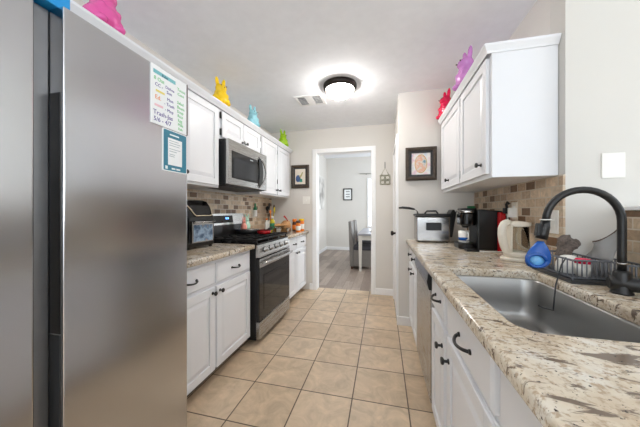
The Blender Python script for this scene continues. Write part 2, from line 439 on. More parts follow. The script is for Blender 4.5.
def pull(parent, xf, d, y, z, ln=0.10):
    b = MB()
    for s in (-1, 1):
        b.cyl((xf, y+s*ln/2, z), (xf+d*0.006, y+s*ln/2, z), 0.009, 0.008, 12)
    pts = [(xf+d*(0.004+0.026*math.sin(PI*k/10)**0.6), y-ln/2+ln*k/10, z-0.006*math.sin(PI*k/10)) for k in range(11)]
    b.tube(pts, [0.005+0.0012*abs(k-5)/5 for k in range(11)], 8)
    return b.build('handle', 'black', parent)
def hinge(parent, xf, d, y, z):
    b = MB(); b.box(xf, xf+d*0.010, y-0.007, y+0.007, z-0.028, z+0.028); b.cyl((xf+d*0.010, y, z-0.030), (xf+d*0.010, y, z+0.030), 0.0055, None, 8)
    return b.build('hinge', 'black', parent)
def cabinet(name, label, xb, xf, d, y0, y1, z0, z1, fronts, toe=0.0, cat='cabinet', group=None, open_top=False, top=None):
    """xb back plane, xf face plane. fronts: (kind, y0,y1,z0,z1, hardware)"""
    root = thing(name, label, cat, ((xb+xf)/2, (y0+y1)/2, z0-toe if toe else z0), group)
    b = MB(); t = 0.018
    xa, xc = min(xb, xf), max(xb, xf)
    b.box(xa, xc, y0, y0+t, z0, z1); b.box(xa, xc, y1-t, y1, z0, z1); b.box(xa, xc, y0+t, y1-t, z0, z0+t)
    if not open_top: b.box(xa, xc, y0+t, y1-t, z1-t, z1)
    if top: b.box(xb, xf-d*0.001, y0, y1, z1, top)
    b.box(xb, xb-d*(-t), y0+t, y1-t, z0+t, z1-t)
    b.box(xf, xf-d*t, y0+t, y1-t, z0+t, z1-(0 if open_top else t))
    b.build('carcass', 'cab', root, 0.0012)
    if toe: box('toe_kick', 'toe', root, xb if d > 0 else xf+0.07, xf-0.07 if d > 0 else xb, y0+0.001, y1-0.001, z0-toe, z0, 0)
    for f in fronts:
        kind, a, c, e, g, hw_ = f
        bb = MB()
        if kind == 'door':
            p = panel_door(bb, xf, d, a, c, e, g).build('door', 'cab', root, 0.0025)
        else:
            p = drawer_front(bb, xf, d, a, c, e, g).build('drawer', 'cab', root, 0.002)
        for h in hw_:
            if h[0] == 'knob': knob(p, xf+d*0.020, d, h[1], h[2])
            elif h[0] == 'pull': pull(p, xf+d*0.020, d, h[1], h[2], h[3] if len(h) > 3 else 0.10)
            elif h[0] == 'hinge': hinge(p, xf+d*0.004, d, h[1], h[2])
    return root

FL = -1.165                    # face frames of the left base run
cabinet('base_cabinet', 'white base cabinet with two drawers and two doors between refrigerator and range', XL+0.002, FL, 1, 1.06, 2.078, 0.09, 0.874, [
    ('drawer', 1.09, 1.565, 0.700, 0.846, [('pull', 1.327, 0.773)]), ('drawer', 1.585, 2.052, 0.700, 0.846, [('pull', 1.818, 0.773)]),
    ('door', 1.09, 1.565, 0.098, 0.678, [('knob', 1.535, 0.642)]), ('door', 1.585, 2.052, 0.098, 0.678, [('knob', 1.617, 0.642)])], 0.09)
cabinet('base_cabinet', 'white base cabinet beyond the range, against the doorway wall', XL+0.002, FL, 1, 2.862, 3.790, 0.09, 0.874, [
    ('drawer', 2.885, 3.315, 0.700, 0.846, [('pull', 3.22, 0.775)]), ('drawer', 3.335, 3.765, 0.700, 0.846, [('pull', 3.55, 0.775)]),
    ('door', 2.885, 3.315, 0.098, 0.678, [('knob', 3.285, 0.645)]), ('door', 3.335, 3.765, 0.098, 0.678, [('knob', 3.365, 0.645)])], 0.09)
UF = -1.42
cabinet('wall_cabinet', 'white wall cabinet above the refrigerator', XL+0.002, UF, 1, 0.05, 1.045, 1.84, 2.14, [
    ('door', 0.07, 0.535, 1.86, 2.115, [('knob', 0.50, 1.9)]), ('door', 0.555, 1.025, 1.86, 2.115, [('knob', 0.59, 1.9)])], top=2.1695)
cabinet('wall_cabinet', 'white wall cabinet between refrigerator and microwave', XL+0.002, UF, 1, 1.05, 1.985, 1.42, 2.14, [
    ('door', 1.07, 1.505, 1.44, 2.115, [('knob', 1.47, 1.50)]), ('door', 1.525, 1.962, 1.44, 2.115, [('knob', 1.56, 1.50)])], top=2.1695)
cabinet('wall_cabinet', 'short white two-door wall cabinet directly above the microwave', XL+0.002, UF, 1, 1.99, 2.765, 1.865, 2.14, [
    ('door', 2.012, 2.372, 1.885, 2.115, [('knob', 2.345, 1.915), ('hinge', 2.002, 2.075), ('hinge', 2.002, 1.925)]),
    ('door', 2.384, 2.742, 1.885, 2.115, [('knob', 2.412, 1.915), ('hinge', 2.752, 2.07), ('hinge', 2.752, 1.93)])], top=2.1695)
cabinet('wall_cabinet', 'tall white wall cabinet right of microwave beside the framed peacock print', XL+0.002, UF, 1, 2.77, 3.74, 1.42, 2.14, [
    ('door', 2.795, 3.235, 1.44, 2.115, [('knob', 3.205, 1.50), ('hinge', 3.247, 2.02)]),
    ('door', 3.27, 3.715, 1.44, 2.115, [('knob', 3.305, 1.50), ('hinge', 3.258, 1.62)])], top=2.1695)
prof = [(-0.019, 2.122), (0.008, 2.122), (0.012, 2.132), (0.022, 2.142), (0.034, 2.156), (0.034, 2.170), (-0.019, 2.170)]
tag(MB().prism([(UF+0.0205+u, z) for u, z in prof], 'Y', 0.05, 3.765).build('crown_molding', 'cab', None, 0.0015), 'white crown molding along the top of the left wall cabinets', 'molding')

FR = 0.29
cabinet('base_cabinet', 'white base cabinet between dishwasher and pantry wall', XR-0.002, FR, -1, 2.195, 2.835, 0.09, 0.874, [
    ('drawer', 2.215, 2.485, 0.715, 0.846, [('knob', 2.33, 0.795)]), ('drawer', 2.505, 2.815, 0.715, 0.846, [('knob', 2.60, 0.795)]),
    ('door', 2.215, 2.485, 0.098, 0.69, [('knob', 2.40, 0.655)]), ('door', 2.505, 2.815, 0.098, 0.69, [('knob', 2.585, 0.655)])], 0.09)
cabinet('sink_cabinet', 'white base cabinet under the sink with dark pulls', XR-0.002, FR, -1, -0.25, 1.57, 0.09, 0.874, [
    ('drawer', 1.265, 1.552, 0.690, 0.846, [('pull', 1.375, 0.778, 0.11)]), ('drawer', 0.735, 1.205, 0.690, 0.846, [('pull', 0.955, 0.765, 0.12)]), ('drawer', 0.22, 0.695, 0.690, 0.846, [('pull', 0.46, 0.765, 0.12)]),
    ('door', 1.265, 1.552, 0.098, 0.668, [('knob', 1.287, 0.585)]), ('door', 0.735, 1.205, 0.098, 0.668, [('knob', 1.165, 0.580)]), ('door', 0.22, 0.695, 0.098, 0.668, [('knob', 0.26, 0.58)])], 0.09, open_top=True)
UR = 0.59
cabinet('wall_cabinet', 'white two-door wall cabinet over the coffee maker', XR-0.002, UR, -1, 1.60, 2.79, 1.40, 2.098, [
    ('door', 1.632, 2.125, 1.425, 2.080, [('knob', 1.70, 1.485), ('hinge', 2.136, 2.04), ('hinge', 2.136, 1.49)]),
    ('door', 2.147, 2.765, 1.425, 2.080, [('knob', 2.47, 1.488)])], top=2.1335)
b = MB()
P2 = [(0, 2.088), (0.006, 2.088), (0.009, 2.098), (0.015, 2.108), (0.024, 2.122), (0.024, 2.134), (-0.019, 2.134)]
xs = UR-0.0205
ring = lambda f: [f(u, z) for u, z in P2]
b.loft([ring(lambda u, z: (xs-u, 2.80, z)), ring(lambda u, z: (xs-u, 1.599-max(u, 0), z)), ring(lambda u, z: (XR-0.002, 1.599-max(u, 0), z))], True, False)
tag(b.build('crown_molding', 'cab', None), 'white crown molding around the top of the right wall cabinet', 'molding')

# ------------------------------------------------------------------ worktops
def inset(poly, t):
    """polygon (counter-clockwise) shrunk by t with mitred corners"""
    out = []; n = len(poly)
    for k in range(n):
        a, p, c = (Vector(poly[q % n]) for q in (k-1, k, k+1))
        d0 = (p-a).normalized(); d1 = (c-p).normalized()
        n0 = Vector((-d0.y, d0.x)); n1 = Vector((-d1.y, d1.x))
        m = (n0+n1); m = m/ m.dot(n0) if m.length > 1e-6 else n0
        out.append(tuple(p+m*t))
    return out
def slab(outer, hole, z0, z1, r=0.012):
    """stone slab with rounded upper and lower edges; the hole is (x0, x1, y0, y1, radius)"""
    b = MB()
    st = [(r*(1-math.sin(PI/2*k/4)), z1-r*(1-math.cos(PI/2*k/4))) for k in range(5)] + [(r*0.5*(1-math.cos(PI/2*k/3)), z0+r*0.5*(1-math.sin(PI/2*k/3))) for k in range(4)]
    loops = [[(t, z, inset(outer, t)) for t, z in st]]
    if hole:
        x0, x1, y0, y1, hr = hole
        loops.append([(t, z, rrect(x0-t*0.6, x1+t*0.6, y0-t*0.6, y1+t*0.6, hr+t*0.6, 8)) for t, z in st])
    ends = []
    for lp in loops:
        rings = [[b.bm.verts.new((x, y, z)) for x, y in pl] for t, z, pl in lp]
        for A, B_ in zip(rings, rings[1:]):
            n = len(A)
            for k in range(n):
                f = b.bm.faces.new((A[k], A[(k+1) % n], B_[(k+1) % n], B_[k])); f.smooth = True
        ends.append((rings[0], rings[-1]))
    for w_ in (0, 1):
        es = set()
        for e in ends:
            ring_ = e[w_]
            for k in range(len(ring_)): es.add(b.bm.edges.get((ring_[k], ring_[(k+1) % len(ring_)])))
        bmesh.ops.triangle_fill(b.bm, use_beauty=True, use_dissolve=False, edges=list(es))
    return b
tag(slab([(XL+0.011, 1.055), (-1.115, 1.055), (-1.115, 2.080), (XL+0.011, 2.080)], None, 0.8745, 0.914).build('worktop', 'granite'), 'speckled granite worktop between refrigerator and range', 'countertop')
tag(slab([(XL+0.011, 2.860), (-1.115, 2.860), (-1.115, 3.797), (XL+0.011, 3.797)], None, 0.8745, 0.914).build('worktop', 'granite'), 'speckled granite worktop beyond the range under the framed peacock print', 'countertop')
SX0, SX1, SY0, SY1 = 0.336, 0.728, 0.735, 1.475
tag(slab([(0.24, -0.30), (1.118, -0.30), (1.118, 1.548), (XR-0.011, 1.548), (XR-0.011, 2.838), (0.24, 2.838)], (SX0, SX1, SY0, SY1, 0.062), 0.8745, 0.914).build('worktop', 'granite'), 'long speckled granite worktop with the undermount sink', 'countertop')

# sink bowl
root = thing('kitchen_sink', 'large stainless single-bowl sink set under the granite worktop', 'sink', (0.53, 1.08, 0.67))
def rr(i, z, r): return [(x, y, z) for x, y in rrect(SX0+i, SX1-i, SY0+i, SY1-i, r, 8)]
b = MB()
b.loft([rr(-0.018, 0.8735, 0.08), rr(0.000, 0.8735, 0.062), rr(0.002, 0.868, 0.062), rr(0.008, 0.76, 0.062), rr(0.012, 0.71, 0.062), rr(0.022, 0.688, 0.058), rr(0.045, 0.676, 0.05), rr(0.09, 0.673, 0.03), rr(0.15, 0.670, 0.015)], False)
b.bm.faces.new([v for v in b.bm.verts][-36:])
o = b.build('bowl', 'sink', root); s_ = o.modifiers.new('thick', 'SOLIDIFY'); s_.thickness = 0.0015; s_.offset = 0
MB().lathe([(0.0, 0.0735-0.07), (0.02, 0.002), (0.040, 0.004), (0.045, 0.003), (0.045, 0.001), (0.0, 0.0008)], Matrix.Translation((0.53, 1.08, 0.6710)), 24, False).build('drain', 'steel', root)

# ------------------------------------------------------------------ refrigerator
root = thing('refrigerator', 'stainless side-by-side refrigerator on the left of the aisle', 'refrigerator', (-1.30, 0.52, 0))
box('body', 'fgrey', root, XL+0.03, -0.958, 0.05, 0.995, 0.03, 1.785, 0.006)
b = MB(); b.box(-0.957, -0.88, 0.050, 0.466, 0.05, 1.795); ld = b.build('door', 'fridge', root, 0.006, seg=3)
b = MB(); b.box(-0.957, -0.88, 0.527, 0.999, 0.05, 1.795); rd = b.build('door', 'fridge', root, 0.004, seg=3)
b = MB(); b.box(-0.957, -0.935, 0.467, 0.526, 0.05, 1.79); b.build('center_strip', M('center_strip_grey', (150, 151, 153), 0.35, metal=0.8), root, 0.003)
for dpar, y0, y1 in ((rd, 0.5255, 0.5275), (ld, 0.4655, 0.4675)):
    b = MB(); b.box(-0.934, -0.893, y0, y1, 0.86, 1.55); b.build('handle_recess', 'glossblack', dpar, 0.0)
    b = MB(); b.box(-0.934, -0.893, y0, y1, 0.06, 0.855); b.build('edge_trim', 'dkgrey', dpar, 0.0)
for y in (0.13, 0.92):
    b = MB(); b.box(-1.02, -0.90, y-0.05, y+0.05, 1.796, 1.812); b.build('hinge_cover', 'dkgrey', root, 0.004)
for x in (-1.68, -1.0):
    for y in (0.12, 0.92): MB().cyl((x, y, 0), (x, y, 0.031), 0.02).build('foot', 'black', root)

# paper chart and notice on the fridge door
XS = -0.8798
root = thing('wall_chart', 'white chore chart with coloured handwriting on the refrigerator door', 'chart', (XS, 0.90, 1.56))
box('sheet', 'paper', root, XS, XS+0.004, 0.806, 0.990, 1.560, 1.793, 0)
b = MB(); b.box(XS, XS+0.006, 0.9905, 0.9945, 1.560, 1.793); b.build('edge_strip', 'brown', root)
b = MB(); b.box(XS+0.004, XS+0.0046, 0.815, 0.925, 1.760, 1.775); b.build('header_band', 'tealband', root)
TX = XS+0.0046; og = root.location
text(root, 'heading', [('Rules', 0.855, 1.7615, 0.014)], 'ink_d', TX+0.0003, og)
text(root, 'green_writing', [('8 Oat', 0.817, 1.735, 0.021)], 'ink_g', TX, og)
text(root, 'green_writing', [('Tacos', 0.934, 1.742, 0.019), ('Corn', 0.936, 1.722, 0.017)], 'ink_g', TX, og)
text(root, 'green_writing', [('Salad', 0.934, 1.684, 0.018), ('Beans', 0.934, 1.664, 0.018), ('Soup', 0.934, 1.645, 0.018), ('Rice', 0.936, 1.626, 0.018), ('Egg', 0.938, 1.607, 0.018), ('Milk', 0.938, 1.588, 0.018), ('Fish', 0.94, 1.570, 0.016)], 'ink_g', TX, og)
text(root, 'purple_writing', [('CC -', 0.822, 1.712, 0.019), ('Dishes', 0.872, 1.722, 0.017), ('Sun', 0.878, 1.702, 0.019), ('Mon', 0.880, 1.674, 0.018), ('- Trash', 0.866, 1.652, 0.018), ('- Mop', 0.870, 1.628, 0.018), ('Trash-Jas', 0.814, 1.598, 0.026), ('5/6 - 4/7', 0.816, 1.572, 0.025)], 'ink_p', TX, og)
text(root, 'orange_writing', [('Ed.', 0.822, 1.660, 0.024)], 'ink_o', TX, og)
b = MB(); b.box(TX, TX+0.0006, 0.826, 0.868, 1.690, 1.698); b.build('yellow_mark', 'ink_y', root)
b = MB(); b.box(TX, TX+0.0006, 0.820, 0.860, 1.632, 1.640); b.build('rose_mark', 'ink_r', root)
root = thing('notice_card', 'teal framed notice card below the chart on the refrigerator door', 'notice', (XS, 0.925, 1.38))
MB().prism([(y, z) for y, z in rrect(0.860, 0.992, 1.380, 1.557, 0.006, 3)], 'X', XS, XS+0.003).build('card', 'paper', root)
MB().prism([(y, z) for y, z in rrect(0.864, 0.988, 1.384, 1.553, 0.005, 3)], 'X', XS+0.003, XS+0.0036).build('teal_border', 'teal', root)
box('printed_sheet', 'paper', root, XS+0.0036, XS+0.0042, 0.886, 0.962, 1.408, 1.522, 0)
b = MB()
for k, (l, z) in enumerate(((0.05, 1.51), (0.06, 1.50), (0.055, 1.49), (0.06, 1.475), (0.04, 1.465), (0.03, 1.452), (0.028, 1.444))): b.box(XS+0.0042, XS+0.0046, 0.892, 0.892+l, z, z+0.003)
b.build('print_lines', 'ink_gr', root)
for a in ((0.872, 0.884, 1.389, 1.402), (0.895, 0.945, 1.534, 1.540), (0.905, 0.925, 1.390, 1.397), (0.93, 0.952, 1.390, 1.397)): box('white_print', 'ink_w', root, XS+0.0036, XS+0.0042, *a, 0)

# boxes on top of the fridge
root = thing('storage_box', 'bright blue box with a white lid edge on top of the refrigerator', 'box', (-1.0, 0.5, 1.812))
box('box', 'skyblue', root, -1.22, -0.905, 0.43, 0.56, 1.7965, 1.93, 0.003)
box('lid_edge', 'white', root, -1.225, -0.902, 0.425, 0.565, 1.93, 1.94, 0.002)

# ------------------------------------------------------------------ gas range
RX = -1.085; RY0, RY1 = 2.088, 2.850
root = thing('gas_range', 'stainless and black gas range with front knobs and oven', 'stove', (-1.40, 2.47, 0))
b = MB(); b.box(XL+0.03, RX-0.025, RY0, RY1, 0.045, 0.905); b.build('body', 'black', root, 0.003)
b = MB(); b.box(RX-0.026, RX+0.012, RY0+0.002, RY1-0.002, 0.055, 0.205); b.build('storage_drawer', 'steel', root, 0.005)
b = MB(); b.box(RX-0.026, RX+0.010, RY0+0.002, RY1-0.002, 0.212, 0.782); od = b.build('oven_door', 'glossblack', root, 0.005)
b = MB(); b.box(RX+0.010, RX+0.0125, RY0+0.09, RY1-0.09, 0.30, 0.62); b.build('window', 'ovenglass', od, 0.001)
b = MB(); b.box(RX+0.0102, RX+0.016, RY0+0.003, RY1-0.003, 0.700, 0.781); b.build('steel_band', 'steel', od, 0.003)
b = MB()
for y in (RY0+0.05, RY1-0.05): b.box(RX+0.016, RX+0.05, y-0.012, y+0.012, 0.730, 0.752)
b.tube([(RX+0.050+0.012*math.sin(PI*k/12), RY0+0.02+(RY1-RY0-0.04)*k/12, 0.741) for k in range(13)], 0.012, 12)
b.build('handle', 'steel', od, 0.0)
b = MB(); b.prism([(RX-0.07, 0.792), (RX+0.014, 0.792), (RX+0.014, 0.806), (RX-0.012, 0.902), (RX-0.07, 0.902)], 'Y', RY0+0.002, RY1-0.002); cp = b.build('control_panel', 'steel', root, 0.002)
for k in range(5):
    y = RY0+0.12+k*(RY1-RY0-0.24)/4
    tilt = Matrix.Translation((RX+0.002, y, 0.852)) @ Matrix.Rotation(PI/2-0.26, 4, 'Y')
    b = MB(); b.lathe([(0.026, -0.002), (0.026, 0.006), (0.021, 0.010), (0.019, 0.034), (0.015, 0.036)], tilt, 18); kb = b.build('burner_knob', 'steel', root)
    b = MB(); b.lathe([(0.0265, 0.001), (0.0272, 0.003), (0.0272, 0.006), (0.0265, 0.0065)], tilt, 18, False); b.build('knob_ring', 'black', kb)
b = MB(); b.box(XL+0.09, RX-0.010, RY0+0.001, RY1-0.001, 0.9055, 0.920); b.build('cooktop', 'glossblack', root, 0.004)
# cast-iron grates: three sections
for k in range(3):
    y0 = RY0+0.02+k*0.2415; y1 = y0+0.235; b = MB(); x0, x1 = XL+0.11, RX-0.03
    for y in (y0, y1): b.box(x0, x1, y-0.006, y+0.006, 0.940, 0.955)
    for x in (x0, x1): b.box(x-0.006, x+0.006, y0, y1, 0.940, 0.955)
    for j in range(1, 5):
        x = x0+(x1-x0)*j/5; b.box(x-0.005, x+0.005, y0, y1, 0.942, 0.957)
    b.box(x0, x1, (y0+y1)/2-0.005, (y0+y1)/2+0.005, 0.942, 0.957)
    for x in (x0, x1):
        for y in (y0, y1): b.box(x-0.008, x+0.008, y-0.008, y+0.008, 0.9195, 0.942)
    b.build('grate', 'matteblack', root, 0.002)
for x, y in ((XL+0.24, RY0+0.16), (XL+0.24, RY1-0.16), (RX-0.17, RY0+0.16), (RX-0.17, RY1-0.16), (RX-0.29, (RY0+RY1)/2)):
    MB().lathe([(0.045, 0), (0.045, 0.008), (0.032, 0.010), (0.032, 0.016), (0.0, 0.017)], Matrix.Translation((x, y, 0.9195)), 20, False).build('burner', 'matteblack', root)
b = MB(); b.prism([(XL+0.012, 0.906), (XL+0.088, 0.906), (XL+0.080, 1.06), (XL+0.060, 1.185), (XL+0.012, 1.185)], 'Y', RY0+0.002, RY1-0.002); bg = b.build('backguard', 'black', root, 0.004)
b = MB(); b.prism([(XL+0.0815, 1.065), (XL+0.0618, 1.188), (XL+0.0648, 1.188), (XL+0.0848, 1.065)], 'Y', RY0+0.001, RY1-0.001); b.build('steel_fascia', 'steel', bg, 0.001)
b = MB(); b.prism([(XL+0.0825, 1.088), (XL+0.0700, 1.166), (XL+0.0718, 1.166), (XL+0.0843, 1.088)], 'Y', 2.20, 2.60); ds = b.build('display', 'glossblack', bg)
b = MB()
for y in (2.465, 2.478, 2.498, 2.511): b.prism([(XL+0.0786, 1.125), (XL+0.0752, 1.146), (XL+0.0756, 1.146), (XL+0.0790, 1.125)], 'Y', y, y+0.009)
b.build('clock_digits', 'digits', ds)

# ------------------------------------------------------------------ microwave
MX = -1.325
root = thing('microwave', 'stainless over-the-range microwave with black door glass and bowed handle', 'microwave', (-1.53, 2.37, 1.45))
b = MB(); b.box(XL+0.003, MX-0.03, 1.995, 2.758, 1.450, 1.862); b.build('body', 'blackplastic', root, 0.003)
b = MB(); b.box(MX-0.0295, MX, 1.995, 2.758, 1.455, 1.862); dr = b.build('door', 'steel', root, 0.005)
b = MB(); b.box(MX, MX+0.003, 2.045, 2.520, 1.515, 1.765); gl = b.build('glass', 'glossblack', dr, 0.001)
b = MB(); b.box(MX+0.003, MX+0.004, 2.075, 2.480, 1.535, 1.705); b.build('window', 'mwglass', gl)
b = MB(); b.prism([(2.585+0.075*math.cos(a)*1.0, 1.64+0.165*math.sin(a)) for a in [2*PI*k/28 for k in range(28)]], 'X', MX, MX+0.004); cpn = b.build('control_panel', 'glossblack', dr)
b = MB(); b.tube([(MX+0.002+0.045*math.sin(PI*k/16)**0.5, 2.565+0.075*math.sin(PI*k/16), 1.475+0.33*k/16) for k in range(17)], 0.009, 10); b.build('handle', 'steelx', dr)
b = MB(); b.box(XL+0.05, MX-0.05, 2.03, 2.72, 1.442, 1.4495); b.build('vent_grille', 'dkgrey', root, 0.001)
b = MB(); b.box(MX+0.003, MX+0.0034, 2.37, 2.43, 1.735, 1.743); b.build('badge', 'ink_gr', gl)

# ------------------------------------------------------------------ dishwasher
root = thing('dishwasher', 'stainless dishwasher under the right worktop', 'dishwasher', (0.58, 1.88, 0))
box('tub', 'dkgrey', root, 0.32, XR-0.02, 1.578, 2.188, 0.09, 0.87, 0.002)
box('door_panel', 'steel', root, 0.268, 0.3195, 1.580, 2.186, 0.10, 0.750, 0.004)
b = MB(); b.prism([(0.262, 0.756), (0.252, 0.80), (0.262, 0.868), (0.3195, 0.868), (0.3195, 0.756)], 'Y', 1.60, 2.186); b.build('control_strip', M('blue_grey_control', (112, 120, 140), 0.25, metal=0.7), root, 0.003)
b = MB(); b.prism([(0.260, 0.754), (0.249, 0.80), (0.260, 0.869), (0.3195, 0.869), (0.3195, 0.754)], 'Y', 1.578, 1.5995); b.build('end_cap', 'blackplastic', root, 0.003)
box('kick_plate', 'dkgrey', root, 0.34, XR-0.05, 1.58, 2.186, 0.0, 0.0895, 0)

# ------------------------------------------------------------------ ceiling light and vent
LX, LY = -0.415, 2.52
root = thing('ceiling_light', 'lit flush dome ceiling light with bronze rim', 'lamp', (LX, LY, CE))
Tm = Matrix.Translation((LX, LY, CE-0.0005))
MB().lathe([(0.0, 0), (0.165, 0), (0.166, -0.012), (0.164, -0.034), (0.152, -0.052), (0.141, -0.052), (0.135, -0.030), (0.0, -0.026)], Tm, 40, False).build('rim', 'bronze', root)
MB().lathe([(0.136, -0.040), (0.132, -0.068), (0.112, -0.094), (0.075, -0.114), (0.035, -0.122), (0.0, -0.124)], Tm, 40, False).build('glass_dome', 'bulb', root)
MB().lathe([(0.0, -0.122), (0.013, -0.1235), (0.013, -0.130), (0.006, -0.134), (0.009, -0.142), (0.0, -0.150)], Tm, 14, False).build('finial', 'bronze', root)
root = thing('air_vent', 'white ceiling air register beside the dome light', 'vent', (-0.79, 2.775, CE))
b = MB()
for a in ((-0.955, -0.635, 2.645, 2.670), (-0.955, -0.635, 2.880, 2.905), (-0.955, -0.925, 2.67, 2.88), (-0.665, -0.635, 2.67, 2.88), (-0.835, -0.755, 2.67, 2.88)): b.box(*a, CE-0.010, CE-0.0005)
b.build('frame', 'trim', root, 0.001)
box('duct_shadow', 'dkgrey', root, -0.93, -0.66, 2.665, 2.885, CE-0.003, CE-0.0006, 0)
b = MB()
for x0, x1 in ((-0.925, -0.835), (-0.755, -0.665)):
    b = MB()
    for k in range(7):
        y = 2.685+k*0.03; b.box(x0, x1, y-0.008, y+0.008, CE-0.0085, CE-0.0065, Matrix.Rotation(0.6, 4, 'X'))
    b.build('louvers', 'trim', root)

# ------------------------------------------------------------------ wall plates
def switch(name, label, x, y, z, axis, w_, h_, mat='plate', toggle=True, cat='switch'):
    """axis: direction the plate faces"""
    d = {'-Y': (0, -1), '-X': (-1, 0), '+X': (1, 0)}[axis]
    root = thing(name, label, cat, (x, y, z))
    def pb(nm, w2, h2, t0, t1, mt, par, dz=0, bev=0.0015):
        if d[0]: a = (min(x+d[0]*t0, x+d[0]*t1), max(x+d[0]*t0, x+d[0]*t1), y-w2/2, y+w2/2)
        else: a = (x-w2/2, x+w2/2, min(y+d[1]*t0, y+d[1]*t1), max(y+d[1]*t0, y+d[1]*t1))
        return box(nm, mt, par, *a, z+dz-h2/2, z+dz+h2/2, bev)
    pb('plate', w_, h_, 0.0005, 0.006, mat, root)
    if toggle == 'outlet':
        for dz in (-0.02, 0.02): pb('receptacle', 0.034, 0.028, 0.006, 0.008, 'white', root, dz)
    elif toggle:
        pb('toggle', 0.012, 0.026, 0.006, 0.011, 'white', root)
    return root
switch('light_switch', 'white light switch plate under the framed peacock print', -1.155, YB, 1.385, '-Y', 0.115, 0.115)
switch('blank_plate', 'white blank cover plate high on the pale wall behind faucet', 1.092, 1.55, 1.435, '-Y', 0.092, 0.122, toggle=False, cat='wall plate')
switch('wall_outlet', 'almond outlet plate on tile behind the faucet arc', XR-0.010, 1.622, 1.155, '-X', 0.085, 0.125, 'plate', 'outlet', 'outlet')
switch('wall_outlet', 'pale outlet plate on half wall right of faucet', 1.120, 1.10, 1.065, '-X', 0.08, 0.115, 'almond', 'outlet', 'outlet')
switch('wall_outlet', 'almond outlet on tile above the kettle', XR-0.010, 2.03, 1.215, '-X', 0.08, 0.118, 'almond', 'outlet', 'outlet')
# plug and adapter in the middle outlet
root = thing('plug_adapter', 'black power plug and white adapter in outlet above the kettle', 'plug', (XR-0.03, 2.03, 1.2))
b = MB(); b.box(XR-0.065, XR-0.0185, 2.045, 2.085, 1.195, 1.235); b.tube([(XR-0.045, 2.065, 1.23), (XR-0.05, 2.065, 1.262), (XR-0.05, 2.05, 1.275), (XR-0.04, 2.04, 1.262)], 0.009, 8); b.build('black_plug', 'blackplastic', root, 0.004)
b = MB(); b.box(XR-0.06, XR-0.0185, 1.985, 2.025, 1.17, 1.235); b.build('white_adapter', 'white', root, 0.004)
root = thing('air_freshener', 'plug-in air freshener, white with a green top, on left tile backsplash', 'air freshener', (XL+0.03, 3.20, 1.18))
b = MB(); b.box(XL+0.0105, XL+0.016, 3.15, 3.25, 1.13, 1.25); b.build('plate', 'almond', root, 0.001)
b = MB(); b.box(XL+0.0165, XL+0.06, 3.17, 3.23, 1.14, 1.23); b.build('body', 'white', root, 0.012)
MB().lathe([(0.026, 0), (0.024, 0.03), (0.013, 0.045), (0.012, 0.09), (0.0, 0.092)], Matrix.Translation((XL+0.040, 3.20, 1.2305)), 16, False).build('refill', 'green', root)

# ------------------------------------------------------------------ framed pictures
def artmat(name, stops, scale):
    m, nt, p, L = base_mat(name)
    tc = nt.nodes.new('ShaderNodeTexCoord'); n = nt.nodes.new('ShaderNodeTexNoise'); n.inputs['Scale'].default_value = scale; n.inputs['Detail'].default_value = 3
    L.new(tc.outputs['Object'], n.inputs['Vector']); r = nt.nodes.new('ShaderNodeValToRGB')
    while len(r.color_ramp.elements) < len(stops): r.color_ramp.elements.new(0.5)
    for e, (ps, c) in zip(r.color_ramp.elements, stops): e.position = ps; e.color = srgb(*c)
    L.new(n.outputs['Fac'], r.inputs['Fac']); L.new(r.outputs['Color'], p.inputs['Base Color']); p.inputs['Roughness'].default_value = 0.35
    return m
def frame_y(name, label, x0, x1, z0, z1, y, fw, liner, artm, depth=0.025, fm='frame'):
    root = thing(name, label, 'picture', ((x0+x1)/2, y, z0))
    def ring(b, i0, i1, ya, yb, lift):
        R = lambda i, yy: [(x0+i, yy, z0+i), (x1-i, yy, z0+i), (x1-i, yy, z1-i), (x0+i, yy, z1-i)]
        rings = [R(i0, ya), R(i0, yb), R((i0+i1)/2, yb-lift), R(i1, yb), R(i1, ya)]
        b.loft(rings, False, False); return b
    ring(MB(), 0, fw, y-0.0005, y-depth, 0.008).build('frame', fm, root, 0.002)
    if liner: ring(MB(), fw, fw+liner, y-0.0005, y-depth*0.7, 0.0).build('liner', 'frameblack', root)
    i = fw+liner
    b = MB(); b.box(x0+i, x1-i, y-depth*0.45, y-0.0006, z0+i, z1-i); pic = b.build('picture_panel', artm, root)
    return root, pic, (x0+i, x1-i, z0+i, z1-i, y-depth*0.45)
pale = artmat('pale_print', [(0.3, (206, 214, 226)), (0.5, (232, 228, 222)), (0.62, (226, 196, 204)), (0.7, (170, 188, 216))], 16)
root, pic, (a0, a1, c0, c1, yy) = frame_y('framed_picture', 'dark carved frame with oval pastel print on the pantry wall', 0.235, 0.540, 1.535, 1.880, YP, 0.038, 0.022, pale)
cx, cz = (a0+a1)/2, (c0+c1)/2
ell = lambda rx, rz, dz=0: [(cx+rx*math.cos(2*PI*k/28), cz+dz+rz*math.sin(2*PI*k/28)) for k in range(28)]
MB().prism(ell(0.062, 0.098), 'Y', yy-0.0012, yy-0.0001).build('oval_border', M('gold_print', (196, 166, 110), 0.5, vary=0.2), root)
MB().prism(ell(0.054, 0.090), 'Y', yy-0.0024, yy-0.0013).build('oval_field', artmat('pastel_field', [(0.34, (96, 140, 158)), (0.46, (216, 208, 196)), (0.56, (214, 158, 130)), (0.7, (232, 220, 200))], 22), root)
root, pic, (a0, a1, c0, c1, yy) = frame_y('framed_picture', 'small dark-framed peacock print beside the left wall cabinets', -1.395, -1.105, 1.575, 1.935, YB, 0.042, 0.018, M('cream_print', (226, 216, 200), 0.4, vary=0.03))
cx, cz = (a0+a1)/2, (c0+c1)/2
